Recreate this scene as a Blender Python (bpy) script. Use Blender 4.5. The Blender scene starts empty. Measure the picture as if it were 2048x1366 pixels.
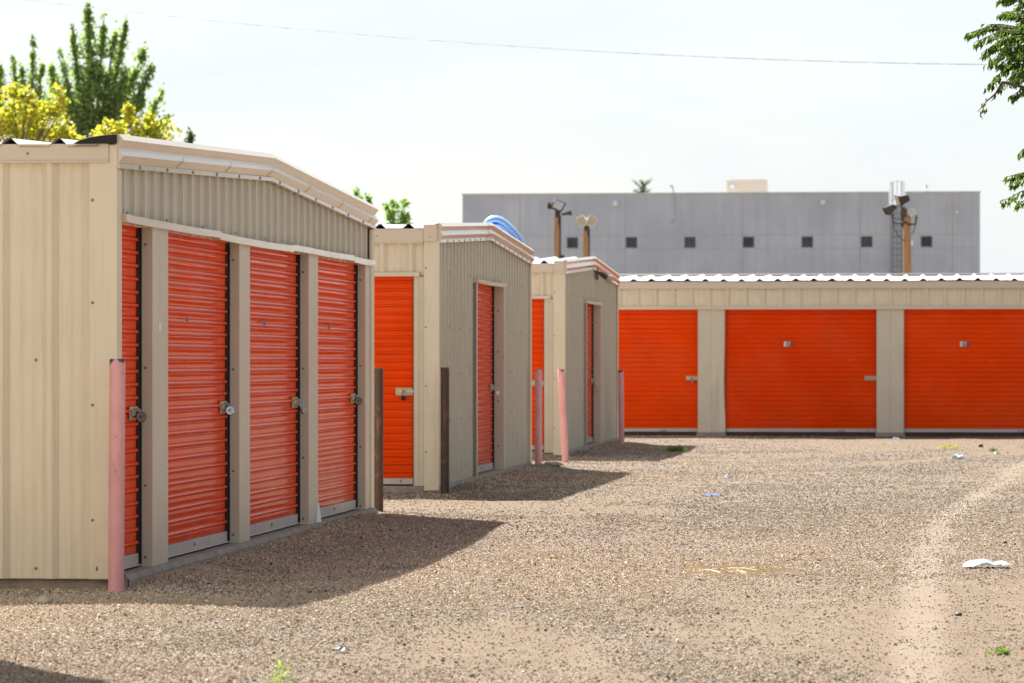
import bpy, bmesh, math, random
import numpy as np
from mathutils import Vector, Matrix, noise as mnoise

random.seed(7)
rng = np.random.default_rng(7)
scene = bpy.context.scene
COL = scene.collection

# ------------------------------------------------------------------ camera model (photo pixels, 2048 x 1366)
F = 7500.0
HZ = 720.0            # horizon row
CAMZ = 1.40
YAW = math.atan(826.0 / F)
SA, CA = math.sin(YAW), math.cos(YAW)


def P(px, py, d):
    r = (px - 1024) / F * d
    return Vector((-d * SA + r * CA, d * CA + r * SA, CAMZ + (HZ - py) / F * d))


def dX(px, X):
    return X / (-SA + (px - 1024) / F * CA)


def dY(px, Y):
    return Y / (CA + (px - 1024) / F * SA)


def yOnX(px, X):
    return P(px, HZ, dX(px, X)).y


def G(px, py):
    return P(px, py, CAMZ * F / (py - HZ))


# ------------------------------------------------------------------ node helpers
def new_mat(name):
    m = bpy.data.materials.new(name)
    m.use_nodes = True
    nt = m.node_tree
    b = nt.nodes['Principled BSDF']
    return m, nt, b


def node(nt, typ, **kw):
    n = nt.nodes.new(typ)
    for k, v in kw.items():
        if k in n.inputs:
            n.inputs[k].default_value = v
        else:
            setattr(n, k, v)
    return n


def ramp(nt, fac, stops):
    r = nt.nodes.new('ShaderNodeValToRGB')
    el = r.color_ramp.elements
    while len(el) < len(stops):
        el.new(0.5)
    for e, (p, c) in zip(el, stops):
        e.position = p
        e.color = (c[0], c[1], c[2], 1) if not isinstance(c, (int, float)) else (c, c, c, 1)
    nt.links.new(fac, r.inputs['Fac'])
    return r.outputs['Color']


def mix(nt, fac, a, b, mode='MIX'):
    m = nt.nodes.new('ShaderNodeMix')
    m.data_type = 'RGBA'
    m.blend_type = mode
    for sock, v in ((m.inputs[0], fac), (m.inputs[6], a), (m.inputs[7], b)):
        if isinstance(v, (int, float)):
            sock.default_value = v
        elif isinstance(v, (tuple, list)):
            sock.default_value = (v[0], v[1], v[2], 1)
        else:
            nt.links.new(v, sock)
    return m.outputs[2]


def noise_tex(nt, scale, detail=4, rough=0.55, stretch=None, coord='Object', dist=0.0):
    tc = nt.nodes.new('ShaderNodeTexCoord')
    out = tc.outputs[coord]
    if stretch:
        mp = nt.nodes.new('ShaderNodeMapping')
        mp.inputs['Scale'].default_value = stretch
        nt.links.new(out, mp.inputs['Vector'])
        out = mp.outputs['Vector']
    n = node(nt, 'ShaderNodeTexNoise', Scale=scale, Detail=detail, Roughness=rough, Distortion=dist)
    nt.links.new(out, n.inputs['Vector'])
    return n.outputs['Fac']


def bump(nt, b, h, strength, dist):
    bp = node(nt, 'ShaderNodeBump', Strength=strength, Distance=dist)
    nt.links.new(h, bp.inputs['Height'])
    nt.links.new(bp.outputs['Normal'], b.inputs['Normal'])


def paint(name, col, rough=0.4, var=0.08, dirt=None, bumpy=0.0, spec=0.5, streak=True, bscale=3.0, metallic=0.0):
    m, nt, b = new_mat(name)
    n1 = noise_tex(nt, 1.7, 5, 0.6)
    dark = tuple(c * (1 - var * 1.6) for c in col)
    lite = tuple(min(1, c * (1 + var * 0.7)) for c in col)
    c = ramp(nt, n1, [(0.3, dark), (0.7, lite)])
    if streak:
        n2 = noise_tex(nt, 6, 4, 0.6, stretch=(6, 6, 0.35))
        f = ramp(nt, n2, [(0.52, 0.0), (0.85, 0.45)])
        c = mix(nt, f, c, dirt or tuple(x * 0.62 for x in col))
    nt.links.new(c, b.inputs['Base Color'])
    n3 = noise_tex(nt, 9, 4, 0.6)
    r = node(nt, 'ShaderNodeMapRange')
    r.inputs['To Min'].default_value = max(0.02, rough - 0.06)
    r.inputs['To Max'].default_value = rough + 0.1
    nt.links.new(n3, r.inputs['Value'])
    nt.links.new(r.outputs[0], b.inputs['Roughness'])
    b.inputs['Specular IOR Level'].default_value = spec
    b.inputs['Metallic'].default_value = metallic
    if bumpy:
        bump(nt, b, noise_tex(nt, bscale, 3, 0.5), 1.0, bumpy)
    return m


M = {}
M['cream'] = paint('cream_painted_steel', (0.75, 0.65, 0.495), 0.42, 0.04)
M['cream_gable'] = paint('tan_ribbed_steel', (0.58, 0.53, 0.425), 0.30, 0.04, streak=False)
M['trim'] = paint('beige_trim_paint', (0.66, 0.545, 0.41), 0.13, 0.03, streak=False, spec=0.7)
M['column'] = paint('beige_column_paint', (0.64, 0.565, 0.45), 0.36, 0.05, streak=False)
M['orange'] = paint('orange_door_paint', (0.85, 0.064, 0.003), 0.10, 0.06, dirt=(0.70, 0.075, 0.014), spec=0.04)
M['roof'] = paint('white_roof_steel', (0.74, 0.75, 0.76), 0.35, 0.05, bumpy=0.003)
M['steel'] = paint('galvanised_steel', (0.46, 0.46, 0.46), 0.42, 0.15, metallic=0.55)
M['bar'] = paint('aluminium_bottom_bar', (0.50, 0.47, 0.44), 0.45, 0.1, metallic=0.3)
M['brass'] = paint('dull_brass_plate', (0.50, 0.43, 0.28), 0.45, 0.2, metallic=0.3)
M['chrome'] = paint('chromed_lock_steel', (0.40, 0.40, 0.41), 0.2, 0.1, metallic=0.9, streak=False)
M['lockdark'] = paint('worn_dark_lock_steel', (0.16, 0.13, 0.10), 0.32, 0.25, metallic=0.7)
M['blackrub'] = paint('black_door_seal', (0.012, 0.011, 0.010), 0.7, 0.2)
M['screw'] = paint('screw_head', (0.25, 0.21, 0.17), 0.5, 0.1, streak=False)
M['inner'] = paint('dark_light_block', (0.10, 0.09, 0.08), 0.8, 0.1)
M['purple'] = paint('purple_digit_vinyl', (0.10, 0.03, 0.35), 0.4, 0.05, streak=False)
M['black_d'] = paint('black_digit_vinyl', (0.02, 0.02, 0.02), 0.4, 0.05, streak=False)
M['white_d'] = paint('white_digit_vinyl', (0.75, 0.75, 0.72), 0.4, 0.05, streak=False)
M['white_plastic'] = paint('white_plastic', (0.80, 0.81, 0.82), 0.35, 0.05, streak=False)
M['darkmetal'] = paint('dark_bronze_metal', (0.055, 0.048, 0.045), 0.5, 0.2)
M['greymetal'] = paint('light_grey_housing', (0.66, 0.64, 0.60), 0.5, 0.1)
M['lens'] = paint('dusty_lamp_glass', (0.50, 0.48, 0.36), 0.18, 0.1, streak=False)
M['bag'] = paint('white_film', (0.50, 0.53, 0.56), 0.3, 0.05, streak=False)
M['bluep'] = paint('blue_plastic', (0.035, 0.17, 0.66), 0.3, 0.08, streak=False)
M['bluel'] = paint('pale_blue_plastic', (0.30, 0.50, 0.85), 0.3, 0.05, streak=False)
M['straw'] = paint('dry_straw', (0.80, 0.64, 0.36), 0.7, 0.15, streak=False)
M['yleaf'] = paint('fallen_yellow_leaf', (0.75, 0.40, 0.03), 0.6, 0.2, streak=False)
M['darkscrap'] = paint('dark_rubber_scrap', (0.05, 0.05, 0.06), 0.5, 0.2, streak=False)
M['ac'] = paint('beige_rooftop_cabinet', (0.66, 0.53, 0.40), 0.5, 0.04)
M['cable'] = paint('weathered_cable', (0.62, 0.64, 0.67), 0.5, 0.1, streak=False)
M['ladder'] = paint('pale_green_ladder_paint', (0.17, 0.205, 0.185), 0.5, 0.1)
M['bark'] = paint('tree_bark', (0.17, 0.13, 0.095), 0.9, 0.3, bumpy=0.02, bscale=14)
M['twig'] = paint('pale_twig', (0.32, 0.26, 0.18), 0.8, 0.2, streak=False)


def vary_orange():
    m = M['orange']
    nt = m.node_tree
    b = nt.nodes['Principled BSDF']
    src = b.inputs['Base Color'].links[0].from_socket
    oi = nt.nodes.new('ShaderNodeObjectInfo')
    v = ramp(nt, oi.outputs['Random'], [(0.0, (0.98, 0.95, 0.95)), (1.0, (1.08, 1.16, 1.3))])
    c = mix(nt, 1.0, src, v, 'MULTIPLY')
    # sun-faded patches, pale horizontal scuffs and dust smears
    f = ramp(nt, noise_tex(nt, 1.1, 5, 0.6), [(0.45, 0.0), (0.75, 0.22)])
    c = mix(nt, f, c, (0.80, 0.17, 0.06))
    g = ramp(nt, noise_tex(nt, 3.0, 6, 0.75, stretch=(0.8, 0.8, 5.0)), [(0.63, 0.0), (0.72, 0.30)])
    c = mix(nt, g, c, (0.62, 0.26, 0.16))
    nt.links.new(c, b.inputs['Base Color'])


vary_orange()


def mat_concrete(name, col, rust=False):
    m, nt, b = new_mat(name)
    c = ramp(nt, noise_tex(nt, 5, 8, 0.65), [(0.3, tuple(x * 0.6 for x in col)), (0.7, tuple(x * 1.15 for x in col))])
    s = ramp(nt, noise_tex(nt, 60, 3, 0.7), [(0.55, 0.0), (0.75, 0.5)])
    c = mix(nt, s, c, tuple(x * 0.5 for x in col))
    nt.links.new(c, b.inputs['Base Color'])
    b.inputs['Roughness'].default_value = 0.9
    bump(nt, b, noise_tex(nt, 40, 6, 0.7), 0.6, 0.01)
    return m


M['slab'] = mat_concrete('weathered_concrete', (0.36, 0.31, 0.26))
M['door_shade'] = mat_concrete('door_shade_brown', (0.075, 0.042, 0.032))  # dark brown standing in for the shade under the back doors
M['rock'] = mat_concrete('pale_rock', (0.46, 0.42, 0.36))


def mat_pipe(name, col, rustcol, thr):
    m, nt, b = new_mat(name)
    base = ramp(nt, noise_tex(nt, 4, 5, 0.6, stretch=(1, 1, 0.5)), [(0.3, tuple(x * 0.8 for x in col)), (0.7, tuple(min(1, x * 1.1) for x in col))])
    chip = ramp(nt, noise_tex(nt, 11, 8, 0.72, stretch=(1, 1, 0.6), dist=0.6), [(thr, 0.0), (thr + 0.02, 1.0)])
    rc = ramp(nt, noise_tex(nt, 30, 5, 0.7), [(0.3, tuple(x * 0.55 for x in rustcol)), (0.7, rustcol)])
    # wear along the top rim
    tc = nt.nodes.new('ShaderNodeTexCoord')
    sp = nt.nodes.new('ShaderNodeSeparateXYZ')
    nt.links.new(tc.outputs['Generated'], sp.inputs[0])
    add = node(nt, 'ShaderNodeMath', operation='ADD')
    nm = node(nt, 'ShaderNodeMath', operation='MULTIPLY')
    nm.inputs[1].default_value = 0.16
    nt.links.new(noise_tex(nt, 13, 4, 0.6), nm.inputs[0])
    nt.links.new(sp.outputs['Z'], add.inputs[0])
    nt.links.new(nm.outputs[0], add.inputs[1])
    rim = ramp(nt, add.outputs[0], [(0.0, 0.0), (1.0, 0.0)]) if thr > 0.9 else None
    mr = node(nt, 'ShaderNodeMapRange')
    mr.inputs['From Min'].default_value = 1.072
    mr.inputs['From Max'].default_value = 1.082
    nt.links.new(add.outputs[0], mr.inputs['Value'])
    mx = node(nt, 'ShaderNodeMath', operation='MAXIMUM')
    nt.links.new(mr.outputs[0], mx.inputs[0])
    nt.links.new(chip, mx.inputs[1])
    c = mix(nt, mx.outputs[0], base, rc)
    # scuffed grime
    g = ramp(nt, noise_tex(nt, 7, 6, 0.7, stretch=(1, 1, 0.3)), [(0.5, 0.0), (0.8, 0.5)])
    c = mix(nt, g, c, tuple(x * 0.6 for x in col))
    nt.links.new(c, b.inputs['Base Color'])
    b.inputs['Roughness'].default_value = 0.55
    bump(nt, b, noise_tex(nt, 18, 6, 0.7), 0.5, 0.003)
    return m


M['pink'] = mat_pipe('faded_pink_paint', (0.80, 0.385, 0.395), (0.10, 0.045, 0.028), 0.635)
M['rust'] = mat_pipe('rusty_brown_pipe', (0.058, 0.029, 0.018), (0.17, 0.068, 0.03), 0.56)


def mat_wood(name):
    m, nt, b = new_mat(name)
    c = ramp(nt, noise_tex(nt, 5, 7, 0.65, stretch=(5, 5, 0.35)), [(0.25, (0.17, 0.085, 0.045)), (0.5, (0.44, 0.24, 0.11)), (0.75, (0.56, 0.34, 0.18))])
    nt.links.new(c, b.inputs['Base Color'])
    b.inputs['Roughness'].default_value = 0.8
    bump(nt, b, noise_tex(nt, 9, 5, 0.6, stretch=(5, 5, 0.3)), 0.7, 0.01)
    return m


M['wood'] = mat_wood('orange_brown_pole_wood')


def mat_greywall():
    m, nt, b = new_mat('grey_painted_concrete')
    c = ramp(nt, noise_tex(nt, 0.35, 7, 0.62), [(0.3, (0.44, 0.48, 0.555)), (0.72, (0.63, 0.67, 0.735))])
    s = ramp(nt, noise_tex(nt, 1.2, 6, 0.7, stretch=(3, 1, 0.12)), [(0.42, 0.0), (0.75, 0.55)])
    c = mix(nt, s, c, (0.40, 0.43, 0.49))
    f = ramp(nt, noise_tex(nt, 9, 4, 0.7), [(0.35, 0.0), (0.7, 0.25)])
    c = mix(nt, f, c, (0.55, 0.56, 0.59))
    nt.links.new(c, b.inputs['Base Color'])
    b.inputs['Roughness'].default_value = 0.85
    bump(nt, b, noise_tex(nt, 12, 5, 0.7), 0.5, 0.03)
    return m


M['greywall'] = mat_greywall()
M['seam'] = paint('rusty_seam_sealant', (0.45, 0.45, 0.48), 0.8, 0.2)
M['winframe'] = paint('blue_grey_window_frame', (0.085, 0.125, 0.145), 0.4, 0.1, streak=False)


def mat_glass():
    m, nt, b = new_mat('dark_window_glass')
    c = ramp(nt, noise_tex(nt, 0.6, 2, 0.5, coord='Object'), [(0.35, (0.012, 0.012, 0.014)), (0.7, (0.09, 0.085, 0.08))])
    nt.links.new(c, b.inputs['Base Color'])
    b.inputs['Roughness'].default_value = 0.08
    return m


M['glass'] = mat_glass()


def mat_leaf(name, trans=0.55, rough=0.45):
    m, nt, b = new_mat(name)
    at = node(nt, 'ShaderNodeAttribute', attribute_name='Col')
    nt.links.new(at.outputs['Color'], b.inputs['Base Color'])
    b.inputs['Roughness'].default_value = rough
    b.inputs['Specular IOR Level'].default_value = 0.3
    tr = nt.nodes.new('ShaderNodeBsdfTranslucent')
    br = mix(nt, 1.0, at.outputs['Color'], (1.35, 1.45, 0.8), 'MULTIPLY')
    nt.links.new(br, tr.inputs['Color'])
    ms = nt.nodes.new('ShaderNodeMixShader')
    ms.inputs[0].default_value = trans
    out = nt.nodes['Material Output']
    nt.links.new(b.outputs[0], ms.inputs[1])
    nt.links.new(tr.outputs[0], ms.inputs[2])
    nt.links.new(ms.outputs[0], out.inputs['Surface'])
    return m


M['leaf'] = mat_leaf('green_leaves')


# ------------------------------------------------------------------ mesh builder
class MB:
    def __init__(self):
        self.v, self.f, self.mi, self.sm = [], [], [], []

    def add(self, vs, fs, mi=0, smooth=False):
        o = len(self.v)
        self.v += [tuple(x) for x in vs]
        for f in fs:
            self.f.append([i + o for i in f])
            self.mi.append(mi)
            self.sm.append(smooth)

    def box(self, x0, x1, y0, y1, z0, z1, mi=0):
        vs = [(x0, y0, z0), (x1, y0, z0), (x1, y1, z0), (x0, y1, z0), (x0, y0, z1), (x1, y0, z1), (x1, y1, z1), (x0, y1, z1)]
        self.add(vs, [(0, 3, 2, 1), (4, 5, 6, 7), (0, 1, 5, 4), (1, 2, 6, 5), (2, 3, 7, 6), (3, 0, 4, 7)], mi)

    def obox(self, c, ax, ay, az, hx, hy, hz, mi=0):
        c, ax, ay, az = Vector(c), Vector(ax).normalized(), Vector(ay).normalized(), Vector(az).normalized()
        vs = []
        for sz in (-1, 1):
            for sx, sy in ((-1, -1), (1, -1), (1, 1), (-1, 1)):
                vs.append(c + ax * hx * sx + ay * hy * sy + az * hz * sz)
        self.add(vs, [(0, 3, 2, 1), (4, 5, 6, 7), (0, 1, 5, 4), (1, 2, 6, 5), (2, 3, 7, 6), (3, 0, 4, 7)], mi)

    def frustum(self, c, ax, ay, az, h0, h1, L, mi=0):
        """rectangular frustum: half sizes h0 at c, h1 at c+az*L"""
        c, ax, ay, az = Vector(c), Vector(ax).normalized(), Vector(ay).normalized(), Vector(az).normalized()
        vs = []
        for k, h in ((0, h0), (L, h1)):
            for sx, sy in ((-1, -1), (1, -1), (1, 1), (-1, 1)):
                vs.append(c + az * k + ax * h[0] * sx + ay * h[1] * sy)
        self.add(vs, [(0, 3, 2, 1), (4, 5, 6, 7), (0, 1, 5, 4), (1, 2, 6, 5), (2, 3, 7, 6), (3, 0, 4, 7)], mi)

    def grid(self, rows, mi=0, smooth=False, flip=False):
        nr, nc = len(rows), len(rows[0])
        vs = [p for r in rows for p in r]
        fs = []
        for i in range(nr - 1):
            for j in range(nc - 1):
                q = (i * nc + j, i * nc + j + 1, (i + 1) * nc + j + 1, (i + 1) * nc + j)
                fs.append(q[::-1] if flip else q)
        self.add(vs, fs, mi, smooth)

    def tube(self, pts, rad, n=10, mi=0, cap=True, smooth=True):
        pts = [Vector(p) for p in pts]
        if not isinstance(rad, (list, tuple)):
            rad = [rad] * len(pts)
        rings = []
        prev = None
        for i, p in enumerate(pts):
            t = (pts[min(i + 1, len(pts) - 1)] - pts[max(i - 1, 0)]).normalized()
            if prev is None:
                a = t.orthogonal().normalized()
            else:
                a = (prev - t * prev.dot(t))
                a = a.normalized() if a.length > 1e-6 else t.orthogonal().normalized()
            prev = a
            b = t.cross(a)
            rings.append([p + (a * math.cos(2 * math.pi * k / n) + b * math.sin(2 * math.pi * k / n)) * rad[i] for k in range(n)])
        vs = [q for r in rings for q in r]
        fs = []
        for i in range(len(rings) - 1):
            for k in range(n):
                k2 = (k + 1) % n
                fs.append((i * n + k, i * n + k2, (i + 1) * n + k2, (i + 1) * n + k))
        self.add(vs, fs, mi, smooth)
        if cap:
            o = len(self.v) - len(vs)
            self.f.append([o + k for k in range(n)][::-1]); self.mi.append(mi); self.sm.append(False)
            self.f.append([o + (len(rings) - 1) * n + k for k in range(n)]); self.mi.append(mi); self.sm.append(False)

    def lathe(self, c, axis, prof, n=16, mi=0, smooth=True):
        """prof: list of (radius, height along axis)"""
        c, t = Vector(c), Vector(axis).normalized()
        a = t.orthogonal().normalized()
        b = t.cross(a)
        vs, fs = [], []
        for r, h in prof:
            for k in range(n):
                w = 2 * math.pi * k / n
                vs.append(c + t * h + (a * math.cos(w) + b * math.sin(w)) * r)
        for i in range(len(prof) - 1):
            for k in range(n):
                k2 = (k + 1) % n
                fs.append((i * n + k, i * n + k2, (i + 1) * n + k2, (i + 1) * n + k))
        fs.append(tuple(range(n))[::-1])
        fs.append(tuple((len(prof) - 1) * n + k for k in range(n)))
        self.add(vs, fs, mi, smooth)

    def disc(self, c, axis, r, h=0.004, mi=1, n=7):
        self.lathe(c, axis, [(r, 0), (r, h * 0.6), (r * 0.5, h)], n, mi, False)

    def build(self, name, mats, parent=None, loc=None, bevel=0.0, sharp=35):
        """parent: object (children share its origin) ; loc: own world origin if top-level"""
        me = bpy.data.meshes.new(name)
        L = Vector((0, 0, 0))
        if parent is not None:
            q = parent
            while q is not None:
                L += q.location
                q = q.parent
        elif loc is not None:
            L = Vector(loc)
        me.from_pydata([(x - L.x, y - L.y, z - L.z) for x, y, z in self.v], [], self.f)
        if not isinstance(mats, (list, tuple)):
            mats = [mats]
        for m in mats:
            me.materials.append(m)
        me.polygons.foreach_set('material_index', [min(i, len(mats) - 1) for i in self.mi])
        me.polygons.foreach_set('use_smooth', self.sm)
        bm = bmesh.new()
        bm.from_mesh(me)
        bmesh.ops.recalc_face_normals(bm, faces=bm.faces)
        bm.to_mesh(me)
        bm.free()
        me.set_sharp_from_angle(angle=math.radians(sharp))
        me.update()
        o = bpy.data.objects.new(name, me)
        COL.objects.link(o)
        if parent is not None:
            o.parent = parent
        elif loc is not None:
            o.location = L
        if bevel:
            md = o.modifiers.new('soft_edges', 'BEVEL')
            md.width = bevel
            md.segments = 2
            md.limit_method = 'ANGLE'
            md.angle_limit = math.radians(50)
        return o


def tag(o, label=None, cat=None, group=None, kind=None):
    if label: o['label'] = label
    if cat: o['category'] = cat
    if group: o['group'] = group
    if kind: o['kind'] = kind
    return o


def empty(name, loc):
    o = bpy.data.objects.new(name, None)
    o.empty_display_size = 0.3
    COL.objects.link(o)
    o.location = loc
    return o


def np_mesh(name, verts, faces_list, col, mats, parent=None, loc=(0, 0, 0), smooth=False):
    """faces_list: list of int arrays (n,k); col: (nv,3)"""
    L = np.array(loc, dtype=np.float64)
    if parent is not None:
        q = parent
        L = np.zeros(3)
        while q is not None:
            L += np.array(q.location)
            q = q.parent
    verts = verts - L
    me = bpy.data.meshes.new(name)
    me.vertices.add(len(verts))
    me.vertices.foreach_set('co', verts.astype(np.float32).ravel())
    loops = np.concatenate([f.ravel() for f in faces_list]).astype(np.int32)
    tot = np.concatenate([np.full(len(f), f.shape[1], np.int32) for f in faces_list])
    start = np.concatenate([[0], np.cumsum(tot)[:-1]]).astype(np.int32)
    me.loops.add(len(loops))
    me.loops.foreach_set('vertex_index', loops)
    me.polygons.add(len(tot))
    me.polygons.foreach_set('loop_start', start)
    me.polygons.foreach_set('loop_total', tot)
    me.polygons.foreach_set('use_smooth', np.full(len(tot), smooth))
    if col is not None:
        a = me.color_attributes.new('Col', 'FLOAT_COLOR', 'POINT')
        c4 = np.ones((len(verts), 4), np.float32)
        c4[:, :3] = col
        a.data.foreach_set('color', c4.ravel())
    me.materials.append(mats)
    me.update(calc_edges=True)
    me.validate()
    o = bpy.data.objects.new(name, me)
    COL.objects.link(o)
    if parent is not None:
        o.parent = parent
    else:
        o.location = L
    return o


# ------------------------------------------------------------------ corrugated sheets
def rib_profile(u0, u1, pitch, phase, h=0.034, base=0.076, top=0.028, minor=True, extra=()):
    pts = []
    k0 = int(math.floor((u0 - phase) / pitch)) - 1
    k1 = int(math.ceil((u1 - phase) / pitch)) + 1
    for k in range(k0, k1 + 1):
        c = phase + k * pitch
        pts += [(c - base / 2, 0), (c - top / 2, h), (c + top / 2, h), (c + base / 2, 0)]
        if minor:
            for q in (pitch * 0.39, pitch * 0.61):
                m = c + q
                pts += [(m - 0.016, 0), (m - 0.009, 0.004), (m + 0.009, 0.004), (m + 0.016, 0)]
    pts.sort()

    def at(u):
        for (a, na), (b, nb) in zip(pts, pts[1:]):
            if a <= u <= b:
                return na + (nb - na) * ((u - a) / (b - a) if b > a else 0)
        return 0
    res = [(u0, at(u0))] + [p for p in pts if u0 < p[0] < u1] + [(u1, at(u1))]
    for e in extra:
        if u0 < e < u1:
            res.append((e, at(e)))
    res.sort()
    return res


def sheet(mb, fn, prof, zb, zt, mi=0, nz=6):
    """fn(u, n, z) -> world; zb, zt functions of u"""
    rows = []
    for i in range(nz + 1):
        t = i / nz
        rows.append([fn(u, n, zb(u) * (1 - t) + zt(u) * t) for u, n in prof])
    mb.grid(rows, mi)


def curtain(fn, u0, u1, z0, z1, pitch, rh=0.012, seed=0, wob=0.002, nu=26):
    """roll-up door curtain. fn(u, n, z) -> world"""
    mb = MB()
    zs = []
    z = z0
    prof = [(0.0, 0.0), (0.04, 0.06), (0.50, 0.16), (0.56, 0.12), (0.585, -0.05), (0.61, 0.10), (0.66, 0.66), (0.72, 0.95), (0.79, 1.0), (0.86, 0.90), (0.91, 0.58), (0.95, 0.08), (0.975, -0.10)]
    while z < z1:
        for t, n in prof:
            zz = z + t * pitch
            if zz < z1:
                zs.append((zz, n * rh))
        z += pitch
    zs.append((z1, 0.0))
    rows = []
    for zz, n in zs:
        row = []
        for i in range(nu + 1):
            t = i / nu
            u = u0 + (u1 - u0) * t
            e = min(u - u0, u1 - u)
            taper = 1.0 if e > 0.05 else 0.75 + 0.25 * e / 0.05
            w = wob * (mnoise.noise(Vector((u * 1.1, zz * 2.2, seed * 7.3))) + 0.5 * mnoise.noise(Vector((u * 3.1, zz * 7.0, seed * 3.1))))
            row.append(fn(u, n * taper + w, zz))
        rows.append(row)
    mb.grid(rows, 0, True)
    return mb


def number_text(txt, mats, fn, u, z, h, parent, name='unit_number'):
    """digits as flat raised vinyl on a door; fn(u,n,z)->world"""
    mb = MB()
    SEG = {'1': 'cb', '6': 'afgedc', '4': 'fgbc', '5': 'afgcd', '3': 'abgcd', '2': 'abged', '8': 'abcdefg', '7': 'abc', '9': 'abcdfg', '0': 'abcdef'}
    w = h * 0.55
    t = h * 0.17
    for i, ch in enumerate(txt):
        x = u + i * (w + h * 0.22)

        def bar(x0, x1, z0, z1, mi, n0, n1):
            vs = [fn(x0, n0, z0), fn(x1, n0, z0), fn(x1, n0, z1), fn(x0, n0, z1), fn(x0, n1, z0), fn(x1, n1, z0), fn(x1, n1, z1), fn(x0, n1, z1)]
            mb.add(vs, [(0, 3, 2, 1), (4, 5, 6, 7), (0, 1, 5, 4), (1, 2, 6, 5), (2, 3, 7, 6), (3, 0, 4, 7)], mi)
        if len(mats) == 3 and i < 2:
            bar(x - h * 0.1, x + w + h * 0.1, z - h * 0.1, z + h * 1.1, 1, 0.0195, 0.021)
        mi = 0 if (len(mats) == 3 and i < 2) else (2 if len(mats) == 3 else 0)
        R = {'a': (0, w, h - t, h), 'd': (0, w, 0, t), 'g': (0, w, h / 2 - t / 2, h / 2 + t / 2), 'f': (0, t, h / 2, h), 'b': (w - t, w, h / 2, h), 'e': (0, t, 0, h / 2), 'c': (w - t, w, 0, h / 2)}
        for k, s in enumerate(SEG[ch]):
            a = R[s]
            bar(x + a[0], x + a[1], z + a[2], z + a[3], mi, 0.0212, 0.0228 + 0.0002 * k)
    return mb.build(name, mats, parent)


# ------------------------------------------------------------------ storage buildings
ORANGE_PITCH = 0.081


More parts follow.
